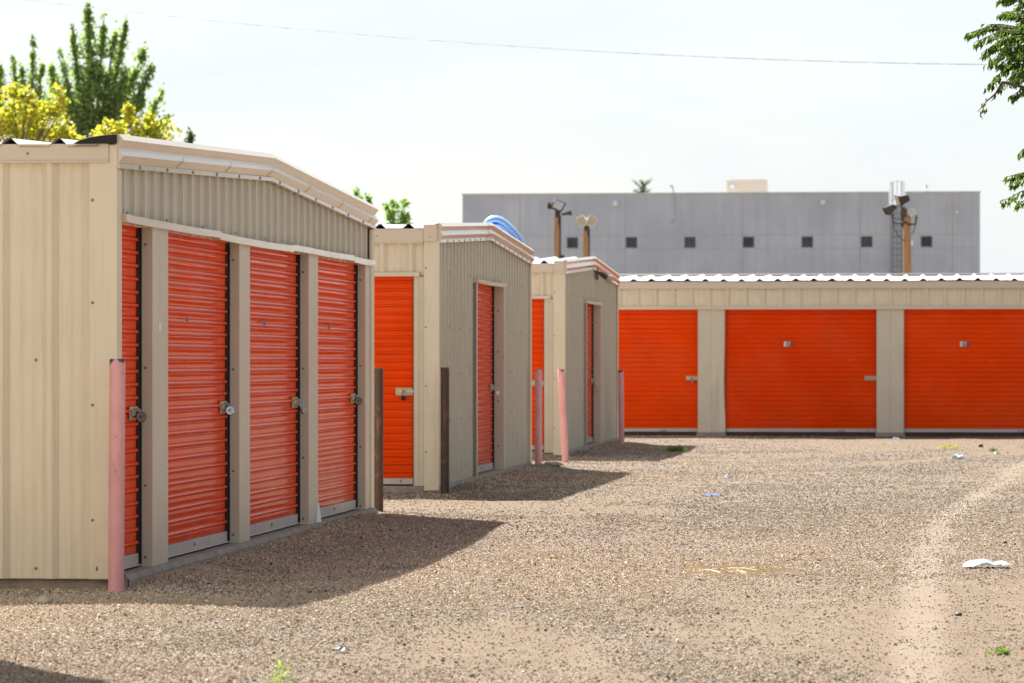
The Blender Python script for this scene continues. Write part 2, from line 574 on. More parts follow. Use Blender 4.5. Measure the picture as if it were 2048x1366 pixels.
def make_building(base, label, cfg):
    xg, y0, y1, xl = cfg['xg'], cfg['y0'], cfg['y1'], cfg['xl']
    yr = (y0 + y1) / 2
    ze, zr = cfg['ze'], cfg['zr']            # top of rake trim at eaves and ridge
    root = empty('storage_building', (xg, y0, 0))
    tag(root, label, 'storage building', 'rows of beige storage units')

    def rake(y):
        return ze + (zr - ze) * (1 - abs(y - yr) / (yr - y0))

    fnF = lambda u, n, z: (u, y0 - n, z)            # front, faces the camera
    fnG = lambda u, n, z: (xg + n, u, z)            # gable, faces +X
    # added core box that stops light leaking through, and slab
    mb = MB(); mb.box(xl + 0.3, xg - 0.25, y0 + 0.25, y1 - 0.25, 0.05, ze - 0.16)
    mb.build('light_block_core', M['inner'], root)
    mb = MB()
    # slab edge slightly uneven along the gable
    so = cfg.get('slab_out', 0.05)
    zt = cfg.get('slab_z', 0.09)
    n = 40
    ring = []
    for i in range(n + 1):
        y = y0 + 0.06 + (y1 - y0 - 0.12) * i / n
        ring.append((xg + so + 0.014 * mnoise.noise(Vector((y * 1.7, xg, 3))), y))
    rows = [[(x, y, -0.2) for x, y in ring], [(x + 0.004, y, zt - 0.03) for x, y in ring], [(x - 0.02, y, zt) for x, y in ring], [(xl, y, zt + 0.002) for x, y in ring]]
    mb.grid(rows, 0, False)
    yy = y0 + cfg.get('slab_front', 0.06)
    mb.grid([[(xl, yy, -0.2), (xg + so, yy, -0.2)], [(xl, yy - 0.004, zt - 0.02), (xg + so, yy - 0.004, zt - 0.02)], [(xl, yy + 0.02, zt + 0.001), (xg + so - 0.02, yy + 0.02, zt + 0.001)]])
    mb.build('slab', M['slab'], root)

    # roof : two ribbed slopes
    pr = rib_profile(xl, xg - 0.004, cfg.get('rpitch', 0.305), xg - cfg.get('rphase', 0.36), h=cfg.get('rribh', 0.045), base=0.125, top=0.03, minor=False)
    mb = MB()
    oh = cfg.get('over', 0.075)
    rows = []
    for y in (y0 - oh, y0 + (yr - y0) * 0.5, yr, y1 - (y1 - yr) * 0.5, y1 + oh):
        zb = rake(y) - cfg.get('rdrop', 0.05)
        wv = 0.006
        rows.append([(u, y + 0.004 * math.sin(u * 9), zb + n + wv * math.sin(u * 2.3 + y)) for u, n in pr])
    mb.grid(rows)
    lo = [[(x, y, z - 0.004) for x, y, z in r] for r in rows]
    mb.grid(lo, 0, False, True)
    roof = mb.build('roof', M['roof'], root)
    mb = MB()
    rc = [(yr - 0.16, rake(yr - 0.16) - 0.002), (yr - 0.13, rake(yr) + 0.012), (yr, rake(yr) + 0.022), (yr + 0.13, rake(yr) + 0.012), (yr + 0.16, rake(yr + 0.16) - 0.002)]
    if cfg.get('ridge'):
        mb.grid([[(xl, y, z) for y, z in rc], [(xg - 0.02, y, z) for y, z in rc]])
        mb.build('ridge_cap', M['roof'] if not cfg.get('ridge_shade') else M['darkmetal'], roof)  # dark variant puts the cap's backlit shade into its colour

    # eave trim (front and back)
    et, eb = cfg['eave']
    mb = MB()
    xr = cfg.get('eave_r', xg)
    mb.box(xl, xr, y0 - 0.055, y0 - 0.004, eb, et)
    mb.box(xl, xr, y0 - 0.066, y0 - 0.055, eb, eb + 0.012)
    for k in range(6):
        mb.disc((xr - 0.5 - k * 1.5, y0 - 0.055, (et + eb) / 2), (0, -1, 0), 0.009)
    mb.build('eave_trim', [M['trim'], M['screw']], root, bevel=0.004)
    mb = MB()
    mb.box(xl, xg - 0.002, y1 + 0.004, y1 + 0.055, eb, et)
    mb.build('eave_trim', [M['trim'], M['screw']], root, bevel=0.004)
    if cfg.get('corner_box'):
        a, b2, zt2, zb2 = cfg['corner_box']
        mb = MB(); mb.box(a, b2, y0 - 0.075, y0 + 0.03, zb2, zt2)
        mb.disc(((a + b2) / 2, y0 - 0.075, zb2 + 0.05), (0, -1, 0), 0.008)
        mb.build('corner_cap', [M['trim'], M['screw']], root, bevel=0.006)

    if cfg.get('closure'):
        q = lambda px, py: (P(px, py, 7500 / 328.6).x, P(px, py, 7500 / 328.6).z)
        poly = [q(150, 288.5), q(163, 281), q(186, 275), q(212, 271.5), (xg + 0.004, q(0, 270)[1]), (xg + 0.004, q(0, 288.5)[1])]
        mb = MB()
        n_ = len(poly)
        mb.add([(x, y0 - 0.083, z) for x, z in poly] + [(x, y0 + 0.35, z + 0.008) for x, z in poly],
               [tuple(range(n_)), tuple(range(n_, 2 * n_))[::-1]] + [(k, (k + 1) % n_, n_ + (k + 1) % n_, n_ + k) for k in range(n_)])
        mb.build('roof_end_flashing', M['blackrub'], roof, bevel=0.004)
    # gable : rake trim
    prof = [(-0.012, 0.0), (0.016, 0.004), (0.046, -0.032), (0.014, -0.076), (0.046, -0.126), (0.014, -0.170), (0.022, -0.176), (0.024, -0.204), (-0.012, -0.204)]
    for seg in ((y0 - 0.02, yr), (yr, y1 + 0.03)):
        pass
    mb = MB()
    path = [y0 - 0.035, y0 + (yr - y0) * 0.33, y0 + (yr - y0) * 0.66, yr, yr + (y1 - yr) * 0.33, yr + (y1 - yr) * 0.66, y1 + 0.035]
    rows = []
    for i, y in enumerate(path):
        rows.append([(xg + n, y, rake(y) + dz) for n, dz in prof])
    rows_c = [r + [r[0]] for r in rows]
    mb.grid(rows_c)
    for r, fl in ((rows[0], False), (rows[-1], True)):
        mb.add(r, [tuple(range(len(r)))[::-1] if fl else tuple(range(len(r)))])
    y = y0 + 0.55
    k = 0
    while y < y1 - 0.2:
        mb.disc((xg + 0.023, y, rake(y) - 0.190), (1, 0, 0), 0.012, 0.007, 1)
        if k % 2 == 1 and cfg.get('clips'):
            yy = y + 0.4
            for q in (0,):
                mb.tube([(xg + 0.047, yy + q, rake(yy) - 0.100), (xg + 0.049, yy + q * 0.6, rake(yy) - 0.127), (xg + 0.018, yy - 0.08 + q, rake(yy) - 0.172)], 0.0016, 5, 1)
        y += cfg.get('rscrew', 0.85); k += 1
    # lap joint beside the ridge
    if cfg.get('lap'):
        yy = yr - 0.35
        rows = [[(xg + 0.0045 + n + (0.003 if n > 0 else 0), q, rake(q) + dz) for n, dz in prof[1:-1]] for q in (yy, yy + 0.03)]
        mb.grid(rows, 0)
        rows = [[(xg + 0.0035 + n + (0.003 if n > 0 else 0), q, rake(q) + dz) for n, dz in prof[1:-1]] for q in (yy - 0.035, yy)]
        mb.grid(rows, 1)
    mb.build('rake_trim', [M['trim'], M['screw']], root)

    # corner trims
    cb = cfg.get('corner_b', 0.03)
    cw = cfg.get('corner_w', 0.16)
    co = cfg.get('corner_out', 0.008)
    for yy, sgn in ((y0, -1), (y1, 1)):
        mb = MB()
        ya, yb = sorted((yy + sgn * (0.034 + co), yy - sgn * 0.002))
        mb.box(xg - cw, xg + 0.006, ya, yb, cb, et - 0.006)          # leaf on the front
        rt = cfg.get('corner_ret', 0.10)
        ya, yb = sorted((yy + sgn * 0.0, yy - sgn * rt))
        mb.box(xg - 0.02, xg + 0.0055, ya, yb, cb + 0.002, rake(yy) - 0.21)
        if sgn < 0:
            for z in (0.45, 1.15, 1.75, 2.35):
                mb.disc((xg - cw + 0.02, yy - 0.034 - co, z + 0.03 * math.sin(z * 9)), (0, -1, 0), 0.010, 0.006)
        mb.build('corner_trim', [M['cream'], M['screw']], root, bevel=0.005)

    # doors helper on the gable
    def gable_door(ya, yb, hz, idx, depth=0.09, num=None, pl=None):
        xd = xg - depth
        fn = lambda u, n, z: (xd + n, u, z)
        zb = zt + 0.005
        d = curtain(fn, ya - 0.03, yb - 0.075, zb + 0.085, hz + 0.06, 0.0835, 0.020, seed=idx, wob=0.0022 if idx < 5 else 0.0010).build('roll_up_door', M['orange'], root, sharp=60)
        mb = MB(); mb.box(xd - 0.03, xd + 0.016, ya - 0.03, yb - 0.08, zb + 0.008, zb + 0.083)
        mb.box(xd + 0.016, xd + 0.040, ya - 0.03, yb - 0.08, zb + 0.008, zb + 0.014)
        mb.disc((xd + 0.016, yb - 1.3, zb + 0.05), (1, 0, 0), 0.016, 0.01)
        mb.build('bottom_bar', [M['bar'], M['screw']], d, bevel=0.003)
        mb = MB(); mb.box(xd - 0.05, xd + 0.012, yb - 0.08, yb - 0.004, zb, hz + 0.04)
        mb.box(xd + 0.012, xd + 0.022, yb - 0.03, yb - 0.004, zb, hz + 0.04)
        mb.build('door_track', M['blackrub'], d)
        mb = MB(); mb.box(xd - 0.05, xd + 0.012, ya + 0.004, ya + 0.05, zb, hz + 0.04)
        mb.build('door_track', M['blackrub'], d)
        zl = 1.065
        mb = MB()
        mb.box(xd + 0.010, xd + 0.016, yb - 0.34, yb - 0.09, zl - 0.042, zl + 0.042)
        mb.box(xd + 0.016, xd + 0.030, yb - 0.31, yb - 0.02, zl - 0.016, zl + 0.016, 1)
        mb.box(xd + 0.016, xd + 0.05, yb - 0.20, yb - 0.19, zl - 0.03, zl + 0.03, 0)
        mb.build('latch', [M['brass'], M['steel']], d, bevel=0.002)
        if num:
            number_text(num, [M['purple']], fn, ya + 0.95, 1.66, 0.045, d)
        if pl:
            make_padlock(pl[0], (xd + 0.060, yb - 0.195, zl - 0.012), pl[1])
        return d

    def header(ya, yb, z0h, z1h, idx, sag=0.0):
        mb = MB()
        m = 10
        prof = [(0.0, z1h), (0.031, z1h - 0.002), (0.034, z1h - 0.005), (0.0325, z0h), (0.028, z0h - 0.003), (-0.10, z0h + 0.004)]
        rows = []
        for i in range(m + 1):
            t = i / m
            y = ya + (yb - ya) * t
            s = sag * math.sin(math.pi * t) + 0.003 * mnoise.noise(Vector((y * 0.9, idx, 1)))
            rows.append([(xg + n, y, z - s) for n, z in prof])
        mb.grid([r + [r[0]] for r in rows])
        for r, fl in ((rows[0], False), (rows[-1], True)):
            mb.add(r, [tuple(range(len(r)))[::-1] if fl else tuple(range(len(r)))])
        mb.build('header_trim', M['trim'], root, sharp=30)

    gp = cfg['gable_pitch']
    gph = y0 + cfg.get('gable_phase', 0.24)
    GR = dict(h=0.022, base=0.046, top=0.030, minor=False)
    topf = lambda u: rake(u) - 0.195
    if cfg['gable'] == 'doors':
        mb = MB()
        prof = rib_profile(y0 + 0.06, y1 - 0.10, gp, gph, extra=(yr,), **GR)
        sheet(mb, lambda u, n, z: (xg - 0.034 + n, u, z), prof, lambda u: 2.235, topf)
        for k in range(8):
            mb.disc((xg - 0.03, gph + 0.14 + k * 1.22, 2.31), (1, 0, 0), 0.010, 0.006)
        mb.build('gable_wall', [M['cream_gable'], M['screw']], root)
        hz = 2.235
        cols = cfg['cols']
        prev = y0 + 0.02
        for i, (ca, cb2) in enumerate(cols):
            mb = MB()
            mid = ca + (cb2 - ca) * 0.52
            mb.box(xg - 0.13, xg, ca, mid, 0.064, hz + 0.03)
            mb.box(xg - 0.13, xg - 0.0025, mid, cb2, 0.066, hz + 0.032)
            for z in (0.13, 0.62, 1.35, 2.12):
                mb.disc((xg - 0.045, ca, z + 0.02 * math.sin(7 * z + i)), (0, -1, 0), 0.010, 0.006)
            if i == 2:   # torn bottom corner with pale bare edge
                mb.add([(xg + 0.003, cb2 - 0.14, 0.07), (xg + 0.028, cb2 + 0.01, 0.07), (xg + 0.003, cb2 + 0.004, 0.25), (xg - 0.002, cb2 - 0.03, 0.24), (xg + 0.012, cb2 - 0.07, 0.07)], [(0, 4, 3), (4, 1, 2, 3)], 2)
            if i == 0:   # small white sticker
                mb.box(xg + 0.0005, xg + 0.002, ca + 0.20, ca + 0.27, 1.585, 1.64, 2)
            mb.build('column', [M['column'], M['screw'], M['white_plastic']], root, bevel=0.004)
            gable_door(prev, ca, hz, i + 1, num=cfg['nums'][i], pl=cfg['locks'][i])
            prev = cb2
        # header trim in lapped pieces
        hs = [yOnX(243, xg), yOnX(431, xg), yOnX(578, xg), yOnX(701, xg), y1 - 0.06]
        for i in range(4):
            header(hs[i] + (0.02 if i else 0), hs[i + 1] + 0.05 * (i < 3), 2.248 - 0.012 * (i % 2), 2.298 - 0.010 * (i % 2), i, 0.008 if i < 2 else 0.004)
        mb = MB(); mb.box(xg - 0.05, xg + 0.004, cols[-1][1] + 0.012, y1 - 0.03, 0.05, 2.3)
        mb.build('end_post', M['cream_gable'], root, bevel=0.004)
    else:
        o0, o1, hz = cfg['open']
        zb = lambda u: cfg.get('gable_b', 0.015) + 0.01 * mnoise.noise(Vector((u * 2, 5, 1)))
        mb = MB()
        place = lambda u, n, z: (xg - 0.034 + n, u, z)
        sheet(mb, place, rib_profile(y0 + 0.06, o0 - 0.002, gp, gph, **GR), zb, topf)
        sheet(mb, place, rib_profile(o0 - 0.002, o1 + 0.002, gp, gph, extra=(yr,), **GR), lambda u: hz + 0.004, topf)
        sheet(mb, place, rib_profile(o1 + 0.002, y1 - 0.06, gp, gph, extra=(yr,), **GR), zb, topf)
        for z in (0.75, 1.25, 1.75, 2.35):
            for q in (0.9, 1.85, 2.75, 6.9, 8.1, 9.2):
                u = gph + round((q - 0.24) / gp) * gp
                if y0 + .2 < u < o0 - 0.1 or o1 + .2 < u < y1 - .2:
                    mb.disc((xg - 0.002, u, z), (1, 0, 0), 0.013, 0.007)
        mb.build('gable_wall', [M['cream_gable'], M['screw']], root)
        # jambs
        for ya, yb in ((o0, o0 + 0.035), (o1 - 0.035, o1)):
            mb = MB(); mb.box(xg - 0.16, xg + 0.010, ya, yb, 0.03, hz + 0.03)
            mb.box(xg + 0.0, xg + 0.013, ya - 0.06 if ya == o0 else yb - 0.002, ya + 0.002 if ya == o0 else yb + 0.06, 0.03, hz + 0.0)
            if ya != o0:
                for z in (0.35, 0.9, 1.5, 2.0):
                    mb.disc((xg - 0.06, ya, z), (0, -1, 0), 0.012, 0.006)
            mb.build('door_jamb', [M['column'], M['screw']], root, bevel=0.003)
        gable_door(o0 + 0.035, o1 - 0.035, hz - 0.02, cfg.get('seed', 5), depth=cfg.get('rec', 0.13), pl=cfg.get('gable_lock'))
        header(o0 - 0.06, o1 + 0.06, hz - 0.01, hz + 0.035, 7, 0.004)

    # front wall
    front = cfg['front']
    pitch = cfg['front_pitch']
    ph = xg - cfg.get('front_phase', 0.37)
    if front == 'panel':
        mb = MB()
        prof = rib_profile(xl, xg - cw + 0.01, pitch, ph, h=0.036, base=0.108, top=0.028)
        sheet(mb, fnF, prof, lambda u: 0.067, lambda u: et - 0.02, nz=10)
        for k in range(20):
            for z in (0.13, 1.40):
                mb.disc((ph - 0.09 - k * 0.61, y0 - 0.002, z), (0, -1, 0), 0.010, 0.006)
        w = mb.build('front_wall', [M['cream'], M['screw']], root)
        # dent in the first rib
        me = w.data
        for v in me.vertices:
            wx, wz = v.co.x + xg, v.co.z
            if abs(wx - ph) < 0.06 and v.co.y < -0.02 and wz < 0.66:
                v.co.y += 0.008
    else:
        hz0, hz1 = cfg['fhead']
        mb = MB()
        sheet(mb, fnF, rib_profile(xl, xg - 0.03, pitch, ph, h=0.038, base=0.118, top=0.03), lambda u: hz0 + 0.01, lambda u: et - 0.02)
        mb.build('front_wall', [M['cream'], M['screw']], root)
        mb = MB()
        hr = cfg.get('fhead_r', xg)
        mb.box(xl, hr, y0 - 0.062, y0 + 0.10, hz0, hz1)
        for k in range(3):
            mb.box(hr - 1.2 - 3.0 * k, hr - 1.196 - 3.0 * k, y0 - 0.0635, y0 - 0.04, hz0 - 0.001, hz1 + 0.001, 1)
        mb.build('front_header_trim', [M['trim'], M['screw']], root, bevel=0.004)
        rec = cfg.get('frec', 0.05)
        for i, (da, db, num, lock) in enumerate(cfg['fdoors']):
            fn = lambda u, n, z: (u, y0 + rec - n, z)
            z0 = zt + 0.01
            d = curtain(fn, da - 0.04, db + 0.04, z0 + cfg.get('barh', 0.07), hz0 + 0.05, cfg.get('fpitch', 0.084), 0.019, seed=20 + i + cfg.get('seed', 0), wob=0.002).build('roll_up_door', M['orange'], root, sharp=60)
            mb = MB(); mb.box(da - 0.04, db + 0.04, y0 + rec - 0.014, y0 + rec + 0.03, z0 + 0.006, z0 + cfg.get('barh', 0.07) - 0.002)
            mb.box(da, db, y0 + rec - 0.035, y0 + rec - 0.014, z0 + 0.006, z0 + 0.012)
            for q in (0.06, 0.30, 0.34):
                mb.disc((db - q * (db - da) * 0.7 - 0.03, y0 + rec - 0.014, z0 + 0.04), (0, -1, 0), 0.014, 0.008)
            mb.box((da + db) / 2 + 0.9 * 0.3 * (db - da) - 0.05, (da + db) / 2 + 0.27 * (db - da) + 0.06, y0 + rec - 0.05, y0 + rec - 0.014, z0 + 0.012, z0 + 0.022, 1)
            mb.build('bottom_bar', [M['bar'], M['screw']], d, bevel=0.003)
            mb = MB()
            zl = 1.065
            lw = cfg.get('latch_w', 0.2)
            mb.box(db - lw, db - 0.004, y0 + rec - 0.022, y0 + rec - 0.012, zl - 0.040, zl + 0.040)
            mb.box(db - lw * 0.85, db + 0.02, y0 + rec - 0.036, y0 + rec - 0.022, zl - 0.012, zl + 0.012, 1)
            mb.box(db - lw * 0.62, db - lw * 0.58, y0 + rec - 0.06, y0 + rec - 0.022, zl - 0.028, zl + 0.028, 1)
            mb.build('latch', [M['brass'], M['steel']], d, bevel=0.002)
            mb = MB()
            mb.box(db - 0.002, db + 0.025, y0 + rec - 0.030, y0 + rec + 0.03, z0, hz0 + 0.03)
            mb.build('door_track', M['blackrub'], d)
            mb = MB()
            mb.box(da - 0.025, da + 0.002, y0 + rec - 0.030, y0 + rec + 0.03, z0, hz0 + 0.03)
            mb.build('door_track', M['blackrub'], d)
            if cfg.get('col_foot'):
                mb = MB(); mb.box(da + 0.03, db - 0.03, y0 + 0.02, y0 + 0.13, -0.15, zt + 0.012)  # added dark strip: shade of the gap below the door, as colour
                mb.build('door_shade_strip', M['door_shade'], d, bevel=0.004)
            if num:
                number_text(num, [M['black_d'], M['white_d'], M['purple']], fn, da + num_off(num), 1.655, 0.075, d)
            if lock:
                make_padlock(lock[0], (db - lw * 0.52, y0 + rec - 0.066, zl - 0.01), lock[1])
        for i, (ca, cb2, dent) in enumerate(cfg['fcols']):
            mb = MB()
            zc = cfg.get('fcol_b', 0.066)
            mid = (ca + cb2) / 2
            nseg = 22
            rows = []
            us = [ca, ca + 0.012] + [ca + 0.012 + (mid - 0.004 - ca - 0.012) * k / 5 for k in range(1, 6)] + [mid - 0.002, mid + 0.002] + [mid + 0.004 + (cb2 - 0.012 - mid - 0.004) * k / 5 for k in range(0, 6)] + [cb2]
            yf = y0 - 0.012
            for k in range(nseg + 1):
                z = zc + (hz0 - zc) * k / nseg
                row = [(ca, y0 + 0.09, z)]
                for u in us:
                    y = yf
                    if abs(u - mid) < 0.003:
                        y += 0.006
                    if u == ca or u == cb2:
                        y += 0.010
                    if dent:
                        y += 0.045 * math.exp(-((u - mid + 0.02) / 0.06) ** 2 - ((z - 1.12) / 0.16) ** 2)
                        y += 0.034 * math.exp(-((u - cb2 + 0.10) / 0.05) ** 2) * max(0, math.sin(z * 2.2)) 
                        y -= 0.03 * math.exp(-((u - mid - 0.01) / 0.03) ** 2 - ((z - 0.05) / 0.16) ** 2)
                        y += 0.006 * mnoise.noise(Vector((u * 9, z * 4, i)))
                    uu = u
                    if dent and u > cb2 - 0.02:
                        uu = u - 0.018 * math.exp(-((z - 1.0) / 0.5) ** 2) + 0.012 * math.exp(-((z - 0.25) / 0.25) ** 2)
                    row.append((uu, y, z))
                row.append((cb2, y0 + 0.09, z))
                rows.append(row)
            mb.grid(rows, 0, True)
            mb.build('column', [M['column'], M['screw']], root, sharp=25)
            if cfg.get('col_foot'):
                mb = MB(); mb.box(ca - 0.02, cb2 + 0.02, y0 - 0.03, y0 + 0.12, -0.1, zc - 0.002)
                mb.build('column_footing', M['slab'], root, bevel=0.012)
    # rear and left closing walls
    mb = MB()
    sheet(mb, lambda u, n, z: (u, y1 + n, z), rib_profile(xl, xg - 0.03, 0.305, xg), lambda u: 0.05, lambda u: et - 0.02, nz=1)
    mb.build('rear_wall', M['cream'], root)
    mb = MB()
    sheet(mb, lambda u, n, z: (xl - n, u, z), rib_profile(y0, y1, 0.305, y0, extra=(yr,)), lambda u: 0.05, lambda u: rake(u) - 0.06, nz=1)
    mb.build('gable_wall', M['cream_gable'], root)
    return root


def num_off(num):
    return {'164': 1.09, '165': 1.03}.get(num, 1.0)


def make_padlock(kind, c, label):
    c = Vector(c)
    root = empty('padlock', c + Vector((0, 0, -0.05)))
    tag(root, label, 'padlock', 'padlocks on the door latches')
    if kind.startswith('disc'):
        body = MB()
        ax = Vector((0.28, -1, 0.05)).normalized()
        cc = c + Vector((0.0, -0.012, -0.012))
        body.lathe(cc, ax, [(0.026, -0.014), (0.035, -0.010), (0.036, 0.0), (0.035, 0.010), (0.030, 0.014), (0.012, 0.014), (0.010, 0.010)], 22)
        m = M['chrome'] if 'chrome' in kind else M['lockdark']
        b = body.build('lock_body', m, root)
        k = MB(); k.lathe(cc + ax * 0.0125 + Vector((-0.010, 0, 0.002)), ax, [(0.009, 0), (0.009, 0.0025)], 12)
        k.build('keyhole', M['blackrub'], b)
        s = MB(); s.tube([cc + Vector((math.cos(w) * 0.020 - 0.022, 0, math.sin(w) * 0.020 + 0.016)) for w in [q * 0.35 for q in range(-2, 12)]], 0.0045, 8)
        s.build('shackle', M['chrome'], root)
    else:
        m = {'silver': M['chrome'], 'black': M['blackrub'], 'pale': M['white_plastic']}[kind]
        ax = Vector((0.35, 0.0, -1)).normalized() if kind != 'black' else Vector((0, 0, -1))
        side = Vector((0, 1, 0)) if kind != 'black' else Vector((1, 0, 0))
        if kind != 'black':
            side = Vector((0.3, 0.6, 0.1)).normalized()
            side = (side - ax * side.dot(ax)).normalized()
        nrm = ax.cross(side)
        s = MB()
        pts = []
        for q in range(13):
            w = math.pi * q / 12
            pts.append(c + side * math.cos(w) * 0.015 - ax * math.sin(w) * 0.018)
        pts = [pts[0] + ax * 0.04] + pts + [pts[-1] + ax * 0.04]
        s.tube(pts, 0.0042, 8)
        s.build('shackle', M['chrome'], root)
        b = MB(); b.obox(c + ax * 0.058, side, nrm, ax, 0.024, 0.013, 0.024)
        b.build('lock_body', m, root, bevel=0.006)
    return root


# geometry of the four rows measured from the photo
c1 = P(235, HZ, 7500 / 328.6)
c2 = P(878, HZ, 7500 / 189.0)
c3 = P(1130, HZ, 7500 / 139.0)
c4y = P(1500, HZ, 7500 / 108.6).y

x1g = c1.x
cols1 = [(yOnX(305, x1g), yOnX(337, x1g)), (yOnX(478.9, x1g), yOnX(500.8, x1g)), (yOnX(617.4, x1g), yOnX(636.7, x1g)), (yOnX(731, x1g), yOnX(740, x1g))]
b1 = make_building('storage_building', 'nearest beige storage row with four narrow orange doors along its shaded gable', dict(
    xg=x1g, y0=c1.y, y1=yOnX(746, x1g), xl=x1g - 16, ze=2.77, zr=2.944, eave=(2.715, 2.60), eave_r=x1g - 0.045, clips=True,
    gable='doors', cols=cols1, nums=[None, '62', '60', '58'] and [None, '61', '63', '65'],
    locks=[('disc_dark', 'dull bronze disc padlock on the door nearest the tall pink bollard'),
           ('disc_chrome', 'shiny chrome disc padlock on the second door of the nearest row'),
           ('silver', 'silver padlock hanging open-shackled on the third door of the nearest row'),
           ('disc_dark2', 'small dark disc padlock on the last door before the brown bollard')],
    gable_pitch=0.305, gable_phase=0.27, front='panel', front_pitch=0.305, front_phase=0.415, closure=True, corner_w=0.165, corner_b=0.067, slab_z=0.088, rphase=0.35, rdrop=0.062))

x2g = c2.x
s2 = 7500 / 189.0
y20 = c2.y


def fx(px, Y):
    return P(px, HZ, dY(px, Y)).x


b2 = make_building('storage_building', 'middle storage row with one gable door and a rusty bollard at its corner', dict(
    xg=x2g, y0=y20, y1=yOnX(1062, x2g), xl=x2g - 15, ze=2.845, zr=3.02, eave=(2.79, 2.633), eave_r=fx(848, y20), lap=True, rscrew=0.5,
    corner_box=(fx(847, y20 - .07), fx(874, y20 - .07), 2.83, 2.654), corner_w=0.155, corner_out=0.012, corner_b=0.02, corner_ret=0.05,
    gable='opening', open=(yOnX(953, x2g), yOnX(1007, x2g), 2.295), gable_pitch=0.305, gable_phase=0.30, seed=5,
    gable_lock=('pale', 'pale padlock dangling from the gable door of the middle row'),
    front='doors', front_pitch=0.305, front_phase=0.30, fhead=(2.284, 2.328), fhead_r=fx(840, y20),
    fdoors=[(fx(827, y20 + .05) - 2.5, fx(827, y20 + .05), None, ('black', 'black padlock in the latch of the bright orange door beyond the nearest row')),
            (fx(827, y20 + .05) - 5.7, fx(827, y20 + .05) - 3.2, None, None)],
    fcols=[(fx(827, y20 - .012), x2g - 0.15, False), (fx(827, y20 + .05) - 3.2, fx(827, y20 + .05) - 2.5, False)],
    barh=0.072, slab_z=0.066, slab_front=-0.02, slab_out=0.03, rphase=0.62, latch_w=0.19, rdrop=0.055))

x3g = c3.x
y30 = c3.y
b3 = make_building('storage_building', 'farthest gabled storage row with a small floodlight under its eave and pink bollards', dict(
    xg=x3g, y0=y30, y1=yOnX(1236, x3g), xl=x3g - 15, ze=2.845, zr=3.02, eave=(2.79, 2.655), eave_r=fx(1108, y30), lap=True, rscrew=0.5,
    corner_box=(fx(1108, y30 - .07), fx(1128, y30 - .07), 2.825, 2.64), corner_w=0.165, corner_out=0.012, corner_b=0.03, corner_ret=0.05,
    gable='opening', open=(yOnX(1172, x3g), yOnX(1201, x3g), 2.28), gable_pitch=0.305, gable_phase=0.30, seed=6,
    gable_lock=('silver', 'tiny silver padlock on the narrow door behind the leaning pink bollard'),
    front='doors', front_pitch=0.305, front_phase=0.33, fhead=(2.28, 2.325), fhead_r=fx(1101, y30),
    fdoors=[(fx(1088, y30 + .05) - 2.5, fx(1088, y30 + .05), None, None), (fx(1088, y30 + .05) - 5.7, fx(1088, y30 + .05) - 3.2, None, None)],
    fcols=[(fx(1088, y30 - .012), x3g - 0.16, False), (fx(1088, y30 + .05) - 3.2, fx(1088, y30 + .05) - 2.5, False)],
    barh=0.07, slab_z=0.09, slab_front=0.03, slab_out=0.02, rphase=0.6, latch_w=0.26, rdrop=0.055))

x4r = 16.0
f4 = lambda px: fx(px, c4y)
W4 = f4(1753) - f4(1450)
ST4 = f4(1808) - f4(1450)
doors4, cols4 = [], []
for k in range(-4, 4):
    a = f4(1450) + ST4 * k
    num = {0: '164', 1: '165'}.get(k)
    lock = ('silver', 'small silver padlock in the latch of the far orange door left of the dented column') if k == -1 else None
    doors4.append((a, a + W4, num, lock))
    cols4.append((a + W4, a + ST4, k == -1))
b4 = make_building('storage_building', 'long back storage row with wide orange doors facing the gravel yard', dict(
    xg=f4(1450) + ST4 * 4 + 0.3, y0=c4y, y1=c4y + 10, xl=f4(1450) - ST4 * 4 - 0.4, ze=2.90, zr=3.085, eave=(2.845, 2.71),
    gable='opening', open=(c4y + 3.5, c4y + 6.3, 2.29), gable_pitch=0.305, seed=9,
    front='doors', front_pitch=0.332, front_phase=0.1, fhead=(2.33, 2.392), fdoors=doors4, fcols=cols4, barh=0.07, frec=0.09,
    slab_z=0.06, slab_front=0.14, fcol_b=0.07, fpitch=0.0885, latch_w=0.22, rpitch=0.332, rphase=0.17, over=0.09, rdrop=0.035, rribh=0.036, col_foot=True, ridge=True, ridge_shade=True))

# row beside the camera, just outside the frame: its shadow falls into the lower left corner
x0g = -4.95
b0 = make_building('storage_building', 'storage row just left of the frame casting the shadow in the bottom corner', dict(
    xg=x0g, y0=8.6, y1=17.95, xl=x0g - 10, ze=2.77, zr=2.944, eave=(2.715, 2.60),
    gable='opening', open=(12, 14.8, 2.28), gable_pitch=0.305, front='panel', front_pitch=0.305, seed=3, slab_z=0.05))


# ------------------------------------------------------------------ bollards
def bollard(top, base, r, label, mat, group, by_depth=None):
    (tx, ty), (bx, by) = top, base
    b = G(bx, by)
    d = CAMZ * F / (by - HZ)
    if by_depth:
        d = by_depth
        b = P(bx, HZ, d); b.z = 0
    t = P(tx, ty, d)
    mb = MB()
    dirv = (t - b)
    mb.tube([b - dirv * 0.1, b + dirv * 0.25, b + dirv * 0.5, b + dirv * 0.75, t - dirv * 0.003, t], [r, r, r, r, r, r * 0.94], 24, 0)
    mb.lathe(t - dirv.normalized() * 0.012, dirv, [(r * 0.85, 0), (r * 0.84, 0.013)], 24, 0, False)
    o = mb.build('bollard', mat, None, (b.x, b.y, 0), sharp=40)
    tag(o, label, 'bollard', group)
    return o


